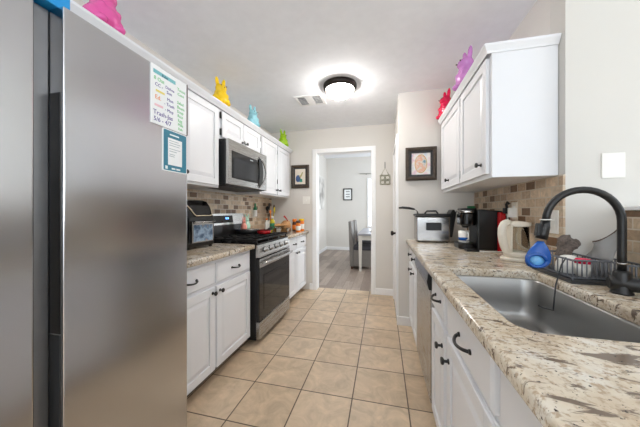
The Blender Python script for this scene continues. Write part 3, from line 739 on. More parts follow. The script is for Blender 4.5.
MB().prism([(cx-0.035+0.04*math.cos(t), cz-0.03+0.055*math.sin(t)) for t in [2*PI*k/20 for k in range(20)]], 'Y', yy-0.001, yy-0.0001).build('bird_body', M('peacock_blue', (58, 84, 130), 0.5, vary=0.3, scale=60), root)
MB().prism([(cx-0.015, cz-0.085), (cx+0.035, cz-0.085), (cx+0.03, cz-0.04), (cx+0.005, cz-0.03)], 'Y', yy-0.002, yy-0.0011).build('bird_tail', M('peacock_green', (40, 140, 116), 0.5, vary=0.3, scale=60), root)
MB().prism([(cx-0.02, cz), (cx+0.01, cz+0.03), (cx+0.03, cz+0.07), (cx+0.045, cz+0.065), (cx+0.03, cz+0.02), (cx+0.005, cz-0.02)], 'Y', yy-0.002, yy-0.0011).build('bird_neck', M('print_olive', (176, 166, 110), 0.5, vary=0.2), root)
# hanging wire sign
root = thing('hanging_sign', 'small sage wire sign hanging by the doorway', 'sign', (0.035, YB, 1.60))
b = MB(); y = YB-0.008
b.box(0.029, 0.037, y-0.002, YB-0.0005, 1.84, 1.925); b.build('hook_strip', 'dkgrey', root)
b = MB()
b.tube([(-0.02, y, 1.735), (0.033, y, 1.84), (0.088, y, 1.735)], 0.003, 6)
for z in (1.735, 1.665, 1.60): b.tube([(-0.035, y, z), (0.103, y, z)], 0.004, 6)
for x in (-0.035, 0.034, 0.103): b.tube([(x, y, 1.60), (x, y, 1.735)], 0.004, 6)
for x in (0.0, 0.068):
    for z in (1.70, 1.632):
        b.tube([(x+0.028*math.cos(2*PI*k/14), y, z+0.026*math.sin(2*PI*k/14)) for k in range(15)], 0.003, 6)
b.build('wire_panel', 'woven', root)

# ------------------------------------------------------------------ rabbit figures
def rabbit(label, mat, loc, h, rz, lean=0.0, group='plastic rabbit figures on the cabinet tops'):
    root = thing('rabbit_figure', label, 'figurine', (0, 0, 0), group)
    k = h/0.26; b = MB()
    q = k*1.32
    E = lambda c, r, rot=None: b.ball((c[0]*q, c[1]*q, c[2]*k), (r[0]*q, r[1]*q, r[2]*k), rot, 18)
    E((0, 0, 0.060), (0.056, 0.052, 0.062)); E((0, -0.002, 0.105), (0.044, 0.040, 0.050))
    E((0, -0.008, 0.158), (0.040, 0.038, 0.038)); E((0, -0.034, 0.148), (0.020, 0.016, 0.016))
    for s in (-1, 1):
        E((s*0.024, 0.002, 0.212), (0.0145, 0.011, 0.050), Matrix.Rotation(s*(0.16+lean), 4, 'Y'))
        E((s*0.034, -0.030, 0.018), (0.022, 0.030, 0.020)); E((s*0.030, -0.030, 0.088), (0.014, 0.016, 0.022)); E((s*0.042, -0.002, 0.042), (0.024, 0.038, 0.042))
    E((0, 0.046, 0.035), (0.020, 0.018, 0.022))
    b.build('body', mat, root, remesh=0.006*k, org=(0, 0, 0))
    b = MB()
    for s in (-1, 1): b.ball((s*0.020*q, -0.044*q, 0.168*k), 0.0052*k, None, 8)
    b.build('eyes', 'brown', root, org=(0, 0, 0))
    b = MB(); b.ball((0, -0.050*q, 0.152*k), (0.005*k, 0.004*k, 0.004*k), None, 8); b.build('nose', 'brown', root, org=(0, 0, 0))
    root.location = loc; root.rotation_euler = (0, 0, rz); return root
TL = 2.1705
rabbit('large glossy pink plastic rabbit above the refrigerator', 'pink', (-1.432, 1.03, TL), 0.27, PI/2)
rabbit('yellow plastic rabbit on the left wall cabinets over the near cabinet', 'yellow', (-1.432, 2.03, TL), 0.255, PI/2-0.4, 0.02)
rabbit('pale blue plastic rabbit on the cabinet top above the microwave', 'aqua', (-1.432, 2.62, TL), 0.245, PI/2-0.3)
rabbit('lime green plastic rabbit at the far end of left cabinets', 'lime', (-1.432, 3.52, TL), 0.25, PI/2-0.5)
rabbit('red plastic rabbit on the far end of right cabinet', 'red', (0.612, 2.735, 2.1350), 0.275, -PI/2+0.3)
rabbit('lilac plastic rabbit near the middle of right cabinet top', 'lilac', (0.610, 2.10, 2.1350), 0.285, -PI/2+0.2)

# ------------------------------------------------------------------ left worktop appliances
root = thing('air_fryer', 'black air fryer with front window on left worktop', 'air fryer', (0, 0, 0))
O = (0, 0, 0)
b = MB()   # local: front faces +X, body 0.30 deep, 0.32 wide, 0.395 high
prf = [(-0.15, 0.012), (0.15, 0.012), (0.156, 0.05), (0.156, 0.22), (0.150, 0.25), (0.105, 0.345), (0.075, 0.380), (0.03, 0.393), (-0.10, 0.393), (-0.14, 0.375), (-0.15, 0.33)]
b.prism(prf, 'Y', -0.135, 0.135); b.build('body', 'glossblack', root, 0.018, O, 4)
b = MB(); b.box(0.1562, 0.162, -0.112, 0.112, 0.05, 0.215); dw = b.build('door', 'steelx', root, 0.006, O)
b = MB(); b.box(0.162, 0.1645, -0.100, 0.100, 0.060, 0.190); b.build('window', artmat('air_fryer_window', [(0.35, (60, 84, 110)), (0.5, (150, 170, 190)), (0.6, (90, 120, 150)), (0.72, (176, 150, 120))], 14), dw, 0.003, O)
b = MB(); b.tube([(0.1625, -0.10, 0.208), (0.185, -0.10, 0.212), (0.190, 0, 0.212), (0.185, 0.10, 0.212), (0.1625, 0.10, 0.208)], 0.008, 10); b.build('handle', 'steelx', dw, 0, O)
# pale outline of the sloping control panel
def onslope(t, y): return (0.153-0.046*t+0.0015, y, 0.252+0.094*t+0.001)
pts = [onslope(1.1, -0.130)] + [onslope(1.0-0.9*(0.5-0.5*math.cos(PI*k/12)), -0.125+0.07*k/12) for k in range(13)] + [onslope(0.1, y) for y in (-0.02, 0.0, 0.04, 0.08)] + [onslope(0.16, 0.11), onslope(0.5, 0.122), onslope(1.0, 0.126)]
MB().tube(pts, 0.004, 8).build('panel_outline', M('champagne_trim', (214, 196, 168), 0.3, metal=0.4), root, 0, O)
for x in (-0.12, 0.12):
    for y in (-0.12, 0.12): MB().cyl((x, y, 0), (x, y, 0.014), 0.015).build('foot', 'blackplastic', root, 0, O)
root.location = (-1.565, 1.785, 0.9142); root.rotation_euler = (0, 0, -0.10)

# pans and shakers on the range
root = thing('covered_pan', 'dark covered pan on the back right burner under the shakers', 'pan', (-1.525, 2.66, 0.9578))
MB().lathe([(0.115, 0), (0.125, 0.008), (0.130, 0.045), (0.127, 0.045), (0.120, 0.010), (0, 0.008)], Matrix.Translation(root.location), 32, False).build('pan', 'matteblack', root)
MB().lathe([(0.0, 0.0455), (0.131, 0.0455), (0.131, 0.050), (0.0, 0.052)], Matrix.Translation(root.location), 32, False).build('lid', 'steel', root)
root = thing('red_skillet', 'red enamel skillet with black rim on the front right burner', 'pan', (-1.31, 2.66, 0.9578))
Tm = Matrix.Translation(root.location)
MB().lathe([(0.0, 0.0), (0.060, 0), (0.070, 0.006), (0.080, 0.040), (0.077, 0.040), (0.066, 0.009), (0, 0.006)], Tm, 32, False).build('pan', 'potred', root)
MB().lathe([(0.076, 0.040), (0.082, 0.040), (0.082, 0.046), (0.076, 0.046)], Tm, 32, False).build('rim', 'black', root)
b = MB(); b.tube([(-1.31, 2.74, 0.998), (-1.31, 2.80, 1.010), (-1.31, 2.88, 1.018)], [0.009, 0.010, 0.012], 10); b.build('handle', 'blackplastic', root)
def shaker(label, mat, loc, ears, k=1.0):
    root = thing('rabbit_shaker', label, 'shaker', (0, 0, 0), 'rabbit shakers on the range')
    b = MB(); b.lathe([(0.0, 0), (0.030*k, 0), (0.034*k, 0.012*k), (0.031*k, 0.04*k), (0.019*k, 0.062*k), (0.0, 0.066*k)], None, 18, False)
    b.ball((0, 0, 0.078*k), (0.021*k, 0.021*k, 0.022*k), None, 14)
    for s in (-1, 1): b.ball((0, s*0.011*k, 0.112*k), (0.006*k, 0.008*k, 0.028*k), Matrix.Rotation(-s*ears, 4, 'X'), 10)
    b.build('body', mat, root, 0, O, remesh=0.004)
    b = MB(); b.ball((0.0205*k, 0, 0.077*k), 0.003*k, None, 8); b.build('nose', 'brown', root, 0, O)
    root.location = loc; root.rotation_euler = (0, 0, -0.6)
shaker('coral pink rabbit shaker standing on the covered pan', 'coral', (-1.53, 2.60, 1.0105), 0.0, 1.05)
shaker('mint green rabbit shaker standing on the covered pan', 'mint', (-1.55, 2.70, 1.0105), 0.35, 1.25)

# far left worktop groceries
ZW = 0.9145
root = thing('utensil_crock', 'white crock of kitchen utensils on far left worktop', 'utensil holder', (-1.62, 3.52, ZW))
MB().lathe([(0, 0), (0.05, 0), (0.055, 0.01), (0.055, 0.16), (0.050, 0.16), (0.049, 0.012), (0, 0.01)], Matrix.Translation(root.location), 24, False).build('crock', 'white', root)
x, y = -1.62, 3.52
for dx, dy, hh, mt, nm, rad in ((0.052, -0.005, 0.36, 'oil', 'yellow_spatula', (0.010, 0.026, 0.045)), (0.020, 0.058, 0.40, 'brown', 'wooden_spoon', (0.012, 0.024, 0.038)), (-0.038, -0.042, 0.38, 'matteblack', 'black_ladle', (0.024, 0.024, 0.036)), (-0.045, 0.035, 0.42, 'blackplastic', 'black_turner', (0.008, 0.028, 0.048)), (0.012, -0.050, 0.33, 'orange', 'orange_spoon', (0.012, 0.020, 0.030))):
    b = MB(); b.cyl((x+dx*0.4, y+dy*0.4, ZW+0.012), (x+dx, y+dy, ZW+hh-0.05), 0.005, 0.005, 8); b.ball((x+dx*1.05, y+dy*1.05, ZW+hh-0.04), rad, None, 12)
    u = b.build(nm, mt, None); tag(u, {'yellow_spatula': 'yellow spatula standing in the white crock', 'wooden_spoon': 'brown wooden spoon standing in the white crock', 'black_ladle': 'black ladle standing in the white crock', 'black_turner': 'flat black turner standing in the white crock', 'orange_spoon': 'orange spoon standing in the white crock'}[nm], 'utensil', 'utensils in the white crock')
def bottle(name, label, cat, loc, r, h, body, cap, capr=0.5, capl=0.2, band=None, group=None):
    root = thing(name, label, cat, loc, group); Tm = Matrix.Translation(loc); s = h*(1-capl)
    MB().lathe([(0, 0), (r*0.95, 0), (r, 0.006), (r, s*0.78), (r*capr*0.95, s*0.97), (r*capr*0.95, s), (0, s)], Tm, 20, False).build('bottle', body, root)
    MB().lathe([(0, s+0.0003), (r*capr*1.1, s+0.0003), (r*capr*1.05, h), (0, h)], Tm, 20, False).build('cap', cap, root)
    if band: MB().lathe([(r+0.0006, s*0.2), (r+0.0012, s*0.22), (r+0.0012, s*0.66), (r+0.0006, s*0.68)], Tm, 20, False).build('label', band, root)
    return root
bottle('oil_bottle', 'yellow cooking oil bottle with green label before the crock', 'bottle', (-1.50, 3.30, ZW), 0.036, 0.23, 'oil', 'white', 0.45, 0.15, 'green')
bottle('white_bottle', 'slim white bottle beside the oil bottle', 'bottle', (-1.57, 3.27, ZW), 0.026, 0.20, 'white', 'orange', 0.5, 0.12)
bottle('spice_jar', 'orange jar with dark cap at the worktop end, nearest the edge', 'jar', (-1.18, 3.48, ZW), 0.034, 0.165, 'orange', 'brown', 0.9, 0.2, 'white')
bottle('spice_jar', 'taller orange jar with yellow cap behind the dark-capped jar', 'jar', (-1.20, 3.70, ZW), 0.040, 0.185, 'orange', 'yellow', 0.92, 0.15, 'white')
bottle('spice_jar', 'small orange jar with brown cap left of the jar with dark cap', 'jar', (-1.27, 3.58, ZW), 0.034, 0.185, 'brown', 'orange', 0.9, 0.22, 'orange')
def pastry_tray(label, x, y, sx, sy, rz):
    root = thing('pastry_tray', label, 'tray', (0, 0, 0))
    b = MB()
    b.loft([[(u, v, z) for u, v in rrect(-sx*f, sx*f, -sy*f, sy*f, 0.02, 4)] for z, f in ((0.001, 0.42), (0.03, 0.5), (0.032, 0.5), (0.003, 0.425))], True)
    b.build('tray', 'blackplastic', root, 0, O)
    b = MB()
    b.loft([[(u, v, z) for u, v in rrect(-sx*f, sx*f, -sy*f, sy*f, 0.02, 4)] for z, f in ((0.033, 0.5), (0.075, 0.46), (0.085, 0.42))], True)
    b.build('clear_lid', 'glass', root, 0, O); root.location = (x, y, ZW); root.rotation_euler = (0, 0, rz)
pastry_tray('clear-lidded black tray of pastries on far left worktop', -1.30, 3.17, 0.20, 0.28, 0.15)
def croissant(label, loc, rz, k=1.0):
    b = MB(); n = 11
    pts = [(0.055*k*math.sin(-1.5+3.0*i/(n-1)), 0.045*k*math.cos(-1.5+3.0*i/(n-1)), 0) for i in range(n)]
    rs = [0.006+0.021*k*math.sin(PI*(i+0.4)/(n-0.2))*(1.0 if i % 2 else 0.88) for i in range(n)]
    b.tube(pts, rs, 10); o = b.build('croissant', 'pastry', None, org=O); o.location = loc; o.rotation_euler = (0, 0, rz)
    tag(o, label, 'pastry', 'croissants on the far worktop')
croissant('croissant lying on the left of the clear tray lid', (-1.31, 3.10, ZW+0.112), 0.6, 1.0)
croissant('croissant lying on the right of the clear tray lid', (-1.28, 3.24, ZW+0.112), 2.2, 1.0)
root = thing('bread_bag', 'tan paper bag of bread beside the orange jars', 'bag', (-1.36, 3.46, ZW))
b = MB(); b.ball((-1.36, 3.46, ZW+0.085), (0.075, 0.10, 0.085), None, 14); o = b.build('bag', 'pastry', root)
b = MB(); b.ball((-1.36, 3.55, ZW+0.13), (0.03, 0.045, 0.035), None, 10); b.build('bag_neck', 'pastry', root)
b = MB(); b.tube([(-1.33, 3.33, ZW+0.225), (-1.33, 3.42, ZW+0.185), (-1.33, 3.46, ZW+0.150)], [0.010, 0.008, 0.006], 8); b.ball((-1.33, 3.33, ZW+0.225), (0.012, 0.022, 0.014), None, 10)
tag(b.build('red_spoon', 'potred', None), 'red spoon lying across the bread bag', 'utensil')

# ------------------------------------------------------------------ right worktop appliances
root = thing('deep_fryer', 'stainless deep fryer with black lid by the pantry wall', 'deep fryer', (0.47, 2.70, ZW))
b = MB(); b.box(0.318, 0.615, 2.61, 2.80, ZW+0.008, ZW+0.245); b.build('housing', 'steelx', root, 0.010)
b = MB(); b.box(0.310, 0.625, 2.603, 2.805, ZW+0.246, ZW+0.275); ld = b.build('lid', 'blackplastic', root, 0.010)
b = MB(); b.tube([(0.40, 2.66, ZW+0.275), (0.42, 2.66, ZW+0.300), (0.50, 2.66, ZW+0.300), (0.52, 2.66, ZW+0.275)], 0.008, 8); b.build('lid_handle', 'blackplastic', ld)
b = MB(); b.box(0.405, 0.540, 2.596, 2.6095, ZW+0.115, ZW+0.190); b.build('carry_grip', 'blackplastic', root, 0.008)
b = MB(); b.tube([(0.335, 2.64, ZW+0.274), (0.325, 2.63, ZW+0.300), (0.300, 2.62, ZW+0.318)], 0.005, 8); bh = b.build('basket_wire', 'steelx', root)
b = MB(); b.tube([(0.300, 2.62, ZW+0.318), (0.25, 2.615, ZW+0.328), (0.19, 2.61, ZW+0.334), (0.155, 2.61, ZW+0.330)], [0.009, 0.012, 0.012, 0.009], 10); b.build('basket_handle', 'blackplastic', bh)
b = MB(); b.prism([(0.617, ZW+0.05), (0.640, ZW+0.05), (0.675, ZW+0.285), (0.655, ZW+0.315), (0.640, ZW+0.310), (0.622, ZW+0.276)], 'Y', 2.63, 2.79); b.build('control_unit', 'blackplastic', root, 0.006)
for xx in (0.34, 0.59):
    for yy in (2.63, 2.78): MB().cyl((xx, yy, ZW), (xx, yy, ZW+0.009), 0.012).build('foot', 'blackplastic', root)

root = thing('coffee_maker', 'black single-serve coffee maker with silver ring below the right cabinet', 'coffee maker', (0.73, 2.29, ZW))
b = MB(); b.prism([(0.705, ZW+0.002), (0.880, ZW+0.002), (0.885, ZW+0.05), (0.875, ZW+0.300), (0.705, ZW+0.312)], 'Y', 2.175, 2.385); b.build('tank_body', 'blackplastic', root, 0.010, seg=3)
b = MB(); b.prism([(u, v) for u, v in rrect(0.600, 0.715, 2.200, 2.370, 0.045, 6)], 'Z', ZW+0.185, ZW+0.285); hd = b.build('brew_head', 'glossblack', root, 0.012)
b = MB(); b.prism([(u, v) for u, v in rrect(0.593, 0.705, 2.193, 2.377, 0.045, 6)], 'Z', ZW+0.285, ZW+0.305); b.build('silver_ring', 'steelx', hd, 0.004)
b = MB(); b.prism([(u, v) for u, v in rrect(0.604, 0.72, 2.205, 2.365, 0.045, 6)], 'Z', ZW+0.3053, ZW+0.322); b.build('top_cap', 'blackplastic', hd, 0.006)
b = MB(); b.prism([(u, v) for u, v in rrect(0.583, 0.704, 2.190, 2.380, 0.045, 6)], 'Z', ZW+0.001, ZW+0.045); b.build('drip_base', 'blackplastic', root, 0.006)
b = MB(); b.cyl((0.65, 2.285, ZW+0.165), (0.65, 2.285, ZW+0.186), 0.022, 0.03, 14); b.build('nozzle', 'blackplastic', root)
root = thing('mug', 'white mug with blue band on the coffee maker tray', 'mug', (0.640, 2.285, ZW+0.0455))
Tm = Matrix.Translation(root.location)
MB().lathe([(0, 0), (0.034, 0), (0.038, 0.004), (0.040, 0.095), (0.036, 0.095), (0.034, 0.006), (0, 0.005)], Tm, 24, False).build('cup', 'white', root)
MB().lathe([(0.0390, 0.018), (0.0398, 0.018), (0.0404, 0.042), (0.0393, 0.042)], Tm, 24, False).build('blue_band', 'blue', root)
b = MB(); b.tube([(0.640+0.01, 2.285-0.038, ZW+0.125), (0.640+0.015, 2.285-0.066, ZW+0.12), (0.640+0.015, 2.285-0.068, ZW+0.075), (0.640+0.01, 2.285-0.038, ZW+0.068)], 0.006, 8); b.build('handle', 'white', root)
pts = [(0.66, 2.13, ZW+0.005), (0.70, 2.08, ZW+0.005), (0.74, 2.06, ZW+0.005), (0.79, 2.08, ZW+0.005), (0.86, 2.10, ZW+0.005), (0.878, 2.09, ZW+0.03), (0.872, 2.07, 1.10), (0.855, 2.066, 1.192)]
tag(MB().tube(pts, 0.004, 8).build('power_cord', 'white', None), 'white power cord curling before the coffee maker', 'cord')
b = MB(); b.box(0.605, 0.69, 2.085, 2.16, ZW, ZW+0.014); tag(b.build('cord_block', 'blackplastic', None, 0.005), 'small flat black block in front of the coffee maker', 'adapter')
root = thing('snack_box', 'tall red box standing between coffee maker and tiled wall', 'box', (0.85, 2.125, ZW))
root.location = (0.85, 2.13, ZW)
bottle('green_jar', 'jar with a green lid in the corner behind coffee maker', 'jar', (0.79, 2.60, ZW), 0.035, 0.345, 'glass', 'green', 0.9, 0.2)
box('carton', 'potred', root, 0.833, 0.868, 2.115, 2.165, ZW, ZW+0.29, 0.002)

root = thing('electric_kettle', 'cream electric kettle with glass body on the right worktop', 'kettle', (0, 0, 0))
# local: handle at -X, spout at +X
MB().lathe([(0, 0), (0.083, 0), (0.085, 0.012), (0.078, 0.020), (0, 0.020)], None, 32, False).build('power_base', 'cream', root, 0, O)
MB().lathe([(0, 0.0205), (0.066, 0.0205), (0.068, 0.045), (0.064, 0.055), (0, 0.055)], None, 32, False).build('collar', 'cream', root, 0, O)
MB().lathe([(0.061, 0.0555), (0.063, 0.060), (0.058, 0.205), (0.056, 0.205), (0.061, 0.062), (0.059, 0.0555)], None, 32, False).build('glass_body', 'glass', root, 0, O)
b = MB(); b.lathe([(0, 0.2055), (0.060, 0.2055), (0.061, 0.218), (0.054, 0.232), (0, 0.240)], None, 32, False)
b.prism([(0.02, -0.045), (0.058, -0.034), (0.098, -0.008), (0.098, 0.008), (0.058, 0.034), (0.02, 0.045)], 'Z', 0.206, 0.228)
b.build('lid_and_spout', 'cream', root, 0.002, O)
b = MB(); P_ = [(-0.045, 0.226), (-0.070, 0.232), (-0.092, 0.222), (-0.104, 0.195), (-0.106, 0.160), (-0.100, 0.120), (-0.090, 0.085), (-0.080, 0.058), (-0.068, 0.040)]
P_ = [((P_[int(t)][0]*(1-t%1)+P_[min(int(t)+1, 8)][0]*(t%1)), 0, (P_[int(t)][1]*(1-t%1)+P_[min(int(t)+1, 8)][1]*(t%1))) for t in [k/3 for k in range(25)]]
b.tube(P_, [0.015+0.008*math.sin(PI*k/24) for k in range(25)], 14); b.build('handle', 'cream', root, 0, O, sub=1)
b = MB(); b.box(-0.066, -0.052, -0.024, 0.024, 0.05, 0.21); b.build('handle_backing', 'cream', root, 0.004, O)
root.location = (0.793, 1.79, ZW); root.rotation_euler = (0, 0, 0.42)

# ------------------------------------------------------------------ faucet
FX, FY = 0.837, 1.15
root = thing('faucet', 'black gooseneck pull-down faucet arching over the sink', 'faucet', (FX, FY, ZW))
MB().lathe([(0, 0), (0.030, 0), (0.030, 0.006), (0.024, 0.012), (0.023, 0.075), (0.019, 0.083), (0.0, 0.083)], Matrix.Translation((FX, FY, ZW)), 24, False).build('base', 'black', root)
R_ = 0.1155; zc = 1.175; cxn = FX-R_
pts = [(FX, FY, ZW+0.08), (FX, FY, 1.05), (FX, FY, 1.12)] + [(cxn+R_*math.cos(PI*k/18), FY, zc+R_*math.sin(PI*k/18)) for k in range(18)] + [(cxn-R_-0.001, FY, zc)]
MB().tube(pts, 0.0125, 16).build('spout', 'black', root)
MB().lathe([(0.0128, 0), (0.0145, 0.0), (0.0145, 0.006), (0.0128, 0.006)], Matrix.Translation((FX, FY, 1.02)), 18, False).build('ring', 'steelx', root)
b = MB(); hx = cxn-R_-0.001
b.tube([(hx, FY, zc+0.002), (hx-0.004, FY, 1.15), (hx-0.010, FY, 1.125), (hx-0.015, FY, 1.105)], [0.014, 0.017, 0.0185, 0.019], 16); sh = b.build('spray_head', 'black', root)
b = MB(); b.box(hx-0.032, hx-0.016, FY-0.012, FY+0.012, 1.115, 1.165, Matrix.Rotation(0.12, 4, 'Y')); b.build('spray_button', 'blackplastic', sh, 0.004)
MB().tube([(hx+0.0165*math.cos(2*PI*k/16), FY+0.0165*math.sin(2*PI*k/16), zc+0.004) for k in range(17)], 0.0022, 6).build('white_tie', 'white', sh)
b = MB(); b.tube([(FX-0.030, FY+0.014, ZW+0.036), (FX-0.024, FY+0.012, ZW+0.036), (FX+0.03, FY-0.012, ZW+0.036), (FX+0.072, FY-0.030, ZW+0.036), (FX+0.077, FY-0.033, ZW+0.036)], [0.020, 0.0255, 0.0265, 0.0255, 0.020], 18); lv = b.build('valve_body', 'black', root)
b = MB(); b.tube([(FX+0.065, FY-0.030, ZW+0.055), (FX+0.085, FY-0.05, ZW+0.085), (FX+0.105, FY-0.075, ZW+0.118)], [0.014, 0.009, 0.007], 12); b.build('lever', 'black', lv)

# blue holder hanging from the spray head
root = thing('sponge_holder', 'bright blue plastic sponge holder hanging below the faucet spray head', 'sponge holder', (hx-0.01, FY, 0.985))
b = MB()
prof = [(1.0965, 0.010), (1.088, 0.016), (1.074, 0.026), (1.056, 0.036), (1.036, 0.042), (1.016, 0.041), (1.001, 0.033), (0.993, 0.018)]
cxh = hx-0.017
Rg = lambda z, r, s: [(cxh+r*s*math.cos(2*PI*k/24)-0.12*(1.0965-z), FY+0.55*r*s*math.sin(2*PI*k/24), z) for k in range(24)]
b.loft([Rg(z, r, 1) for z, r in prof]); b.build('shell', 'blue', root)
b = MB()
b.tube([(cxh-0.018+0.030*math.cos(a)*0.95-0.006, FY-0.026-0.004*math.cos(a), 1.026+0.024*math.sin(a)) for a in [2*PI*k/20 for k in range(21)]], 0.006, 8); b.build('rim', 'blue', root)
b = MB(); b.ball((cxh-0.018, FY-0.0145, 1.024), (0.025, 0.013, 0.022), None, 14); b.build('pale_insert', 'cyan', root)

# ------------------------------------------------------------------ dish rack and what is in it
root = thing('dish_rack', 'grey wire dish rack with tray behind the sink', 'dish rack', (0.84, 1.40, ZW))
X0, X1, Y0, Y1 = 0.757, 0.885, 1.262, 1.535
b = MB(); b.box(X0-0.008, X1+0.005, Y0-0.008, Y1+0.004, ZW, ZW+0.006)
for a in ((X0-0.008, X0-0.004, Y0-0.008, Y1), (X1+0.001, X1+0.005, Y0-0.008, Y1), (X0-0.008, X1+0.005, Y0-0.008, Y0-0.004), (X0-0.008, X1+0.005, Y1, Y1+0.004)): b.box(*a, ZW+0.006, ZW+0.018)
b.build('drip_tray', 'dkgrey', root, 0.002)
b = MB(); zt, zb = ZW+0.095, ZW+0.024
for z, r in ((zt, 0.0042), (zb, 0.003)): b.tube([(X0, Y0, z), (X1, Y0, z), (X1, Y1, z), (X0, Y1, z), (X0, Y0, z)], r, 8)
for k in range(10):
    y = Y0+(Y1-Y0)*k/9
    for x in (X0, X1): b.tube([(x, y, zb), (x, y, zt)], 0.0024, 6)
for k in range(1, 8):
    x = X0+(X1-X0)*k/8
    for y in (Y0, Y1): b.tube([(x, y, zb), (x, y, zt)], 0.0024, 6)
    b.tube([(x, Y0, zb), (x, Y1, zb)], 0.002, 6)
for x in (X0, X1):
    for y in (Y0, Y1): b.tube([(x, y, ZW+0.006), (x, y, zb)], 0.004, 6)
b.build('wire_basket', 'greywire', root)
root = thing('utensil_basket', 'narrow grey barred basket between dish rack and half wall', 'basket', (1.0, 1.35, ZW))
b = MB(); X0, X1, Y0, Y1 = 0.966, 1.040, 1.300, 1.525; zt, zb = ZW+0.075, ZW+0.004
for z in (zt, zb): b.tube([(X0, Y0, z), (X1, Y0, z), (X1, Y1, z), (X0, Y1, z), (X0, Y0, z)], 0.004, 8)
for k in range(12):
    y = Y0+(Y1-Y0)*k/11
    for x in (X0, X1): b.tube([(x, y, zb), (x, y, zt)], 0.0034, 6)
for x in (X0+0.026, X0+0.052):
    for y in (Y0, Y1): b.tube([(x, y, zb), (x, y, zt)], 0.0034, 6)
    b.tube([(x, Y0, zb), (x, Y1, zb)], 0.003, 6)
b.build('bars', 'greywire', root)
ZR = ZW+0.0265
root = thing('white_bowl', 'white bowl lying upside down in the dish rack', 'bowl', (0.808, 1.372, ZR))
MB().lathe([(0.044, 0), (0.046, 0.002), (0.043, 0.04), (0.028, 0.068), (0.016, 0.073), (0.0, 0.073)], Matrix.Translation(root.location), 24, False).build('bowl', 'white', root)
root = thing('lidded_cup', 'small white cup with a hot pink lid in the dish rack', 'cup', (0.815, 1.298, ZR))
MB().lathe([(0.0, 0), (0.022, 0), (0.0255, 0.052), (0.0, 0.052)], Matrix.Translation(root.location), 20, False).build('cup', 'white', root)
MB().lathe([(0.0, 0.0523), (0.027, 0.0523), (0.027, 0.066), (0.022, 0.072), (0.0, 0.073)], Matrix.Translation(root.location), 20, False).build('lid', 'red', root)
# scouring cloth heaped in the rack
b = MB(); rnd = random.Random(3)
for c, r in (((0.838, 1.462, ZR+0.034), (0.024, 0.035, 0.030)), ((0.842, 1.462, ZR+0.075), (0.026, 0.035, 0.038)), ((0.846, 1.465, ZR+0.122), (0.026, 0.03, 0.042)), ((0.876, 1.455, ZR+0.112), (0.020, 0.028, 0.030))):
    b.ball(c, r, Matrix.Rotation(rnd.random(), 4, 'Y'), 14)
o = b.build('scrub_cloth', 'cloth', None, remesh=0.006); tag(o, 'crumpled grey-brown scrubbing cloth heaped in the dish rack', 'cloth')
tx = bpy.data.textures.new('crumple', 'CLOUDS'); tx.noise_scale = 0.02
dm = o.modifiers.new('crumple', 'DISPLACE'); dm.texture = tx; dm.strength = 0.016; dm.texture_coords = 'GLOBAL'
# smoky plastic bag with dark edge
root = thing('plastic_bag', 'smoky clear plastic bag with a dark edge leaning behind the faucet', 'bag', (1.0, 1.36, ZR+0.07))
b = MB(); nU, nV = 14, 8; rows = []
for j in range(nV+1):
    v = j/nV; row = []
    for i in range(nU+1):
        u = i/nU
        p = Vector((0.965+0.018*math.sin(u*7+v*3)*v+0.035*v, 1.53-0.155*u, ZR+0.045+(0.065+0.105*u**1.2)*v+0.008*math.sin(u*9-v*5)*v))
        row.append(p)
    rows.append(row)
th = Vector((0.0016, 0, 0))
for off in (0,):
    vs = [[b.bm.verts.new(p) for p in row] for row in rows]
    for j in range(nV):
        for i in range(nU):
            f = b.bm.faces.new((vs[j][i], vs[j][i+1], vs[j+1][i+1], vs[j+1][i])); f.smooth = True
o = b.build('film', 'mesh', root); sd = o.modifiers.new('thick', 'SOLIDIFY'); sd.thickness = 0.0012
MB().tube([p for p in rows[-1]], 0.0032, 8).build('dark_edge', 'brown', root)
b = MB(); b.tube([(0.757, 1.30, ZW+0.10), (0.735, 1.29, ZW+0.07), (0.703, 1.268, ZW-0.01), (0.690, 1.256, 0.84), (0.684, 1.25, 0.80)], 0.0028, 8); b.tube([(0.684, 1.25, 0.802), (0.655, 1.262, 0.806), (0.640, 1.268, 0.812)], 0.003, 8)
tag(b.build('hooked_wire', 'dkgrey', None), 'thin dark wire hook hanging from rack into the sink', 'hook')
box_ = MB().box(1.16, 1.22, 1.30, 1.40, 1.2345, 1.262).build('small_tray', 'white', None, 0.003); tag(box_, 'small white box lying on the half wall cap', 'box')

# ------------------------------------------------------------------ dining room through the doorway
YW = YD
wn = struct(MB().box(-0.46, -0.40, YW-0.03, YW, 0.72, 2.24).box(0.50, 0.56, YW-0.03, YW, 0.72, 2.24).box(-0.40, 0.50, YW-0.03, YW, 0.72, 0.78).box(-0.40, 0.50, YW-0.03, YW, 2.18, 2.24).build('window_1', 'trim', None, 0.003))
box('pane', 'daypane', wn, -0.40, 0.50, YW-0.012, YW-0.002, 0.78, 2.18, 0)
b = MB()
for z in (1.06, 1.34, 1.62, 1.90): b.box(-0.40, 0.50, YW-0.022, YW-0.0125, z-0.012, z+0.012)
for x in (-0.1, 0.2): b.box(x-0.010, x+0.010, YW-0.022, YW-0.0125, 0.78, 2.18)
b.build('muntins', 'trim', wn)
root = thing('curtain_rod', 'thin pale curtain rod above the dining window', 'curtain rod', (0.0, YW-0.05, 2.35))
b = MB(); b.cyl((-0.66, YW-0.05, 2.37), (0.75, YW-0.05, 2.37), 0.012, None, 10); b.ball((-0.67, YW-0.05, 2.37), 0.02, None, 10); b.build('rod', M('nickel', (190, 188, 184), 0.3, metal=0.7), root)
b = MB(); b.box(-0.50, -0.48, YW-0.06, YW-0.0005, 2.35, 2.372); b.build('bracket', 'dkgrey', root)
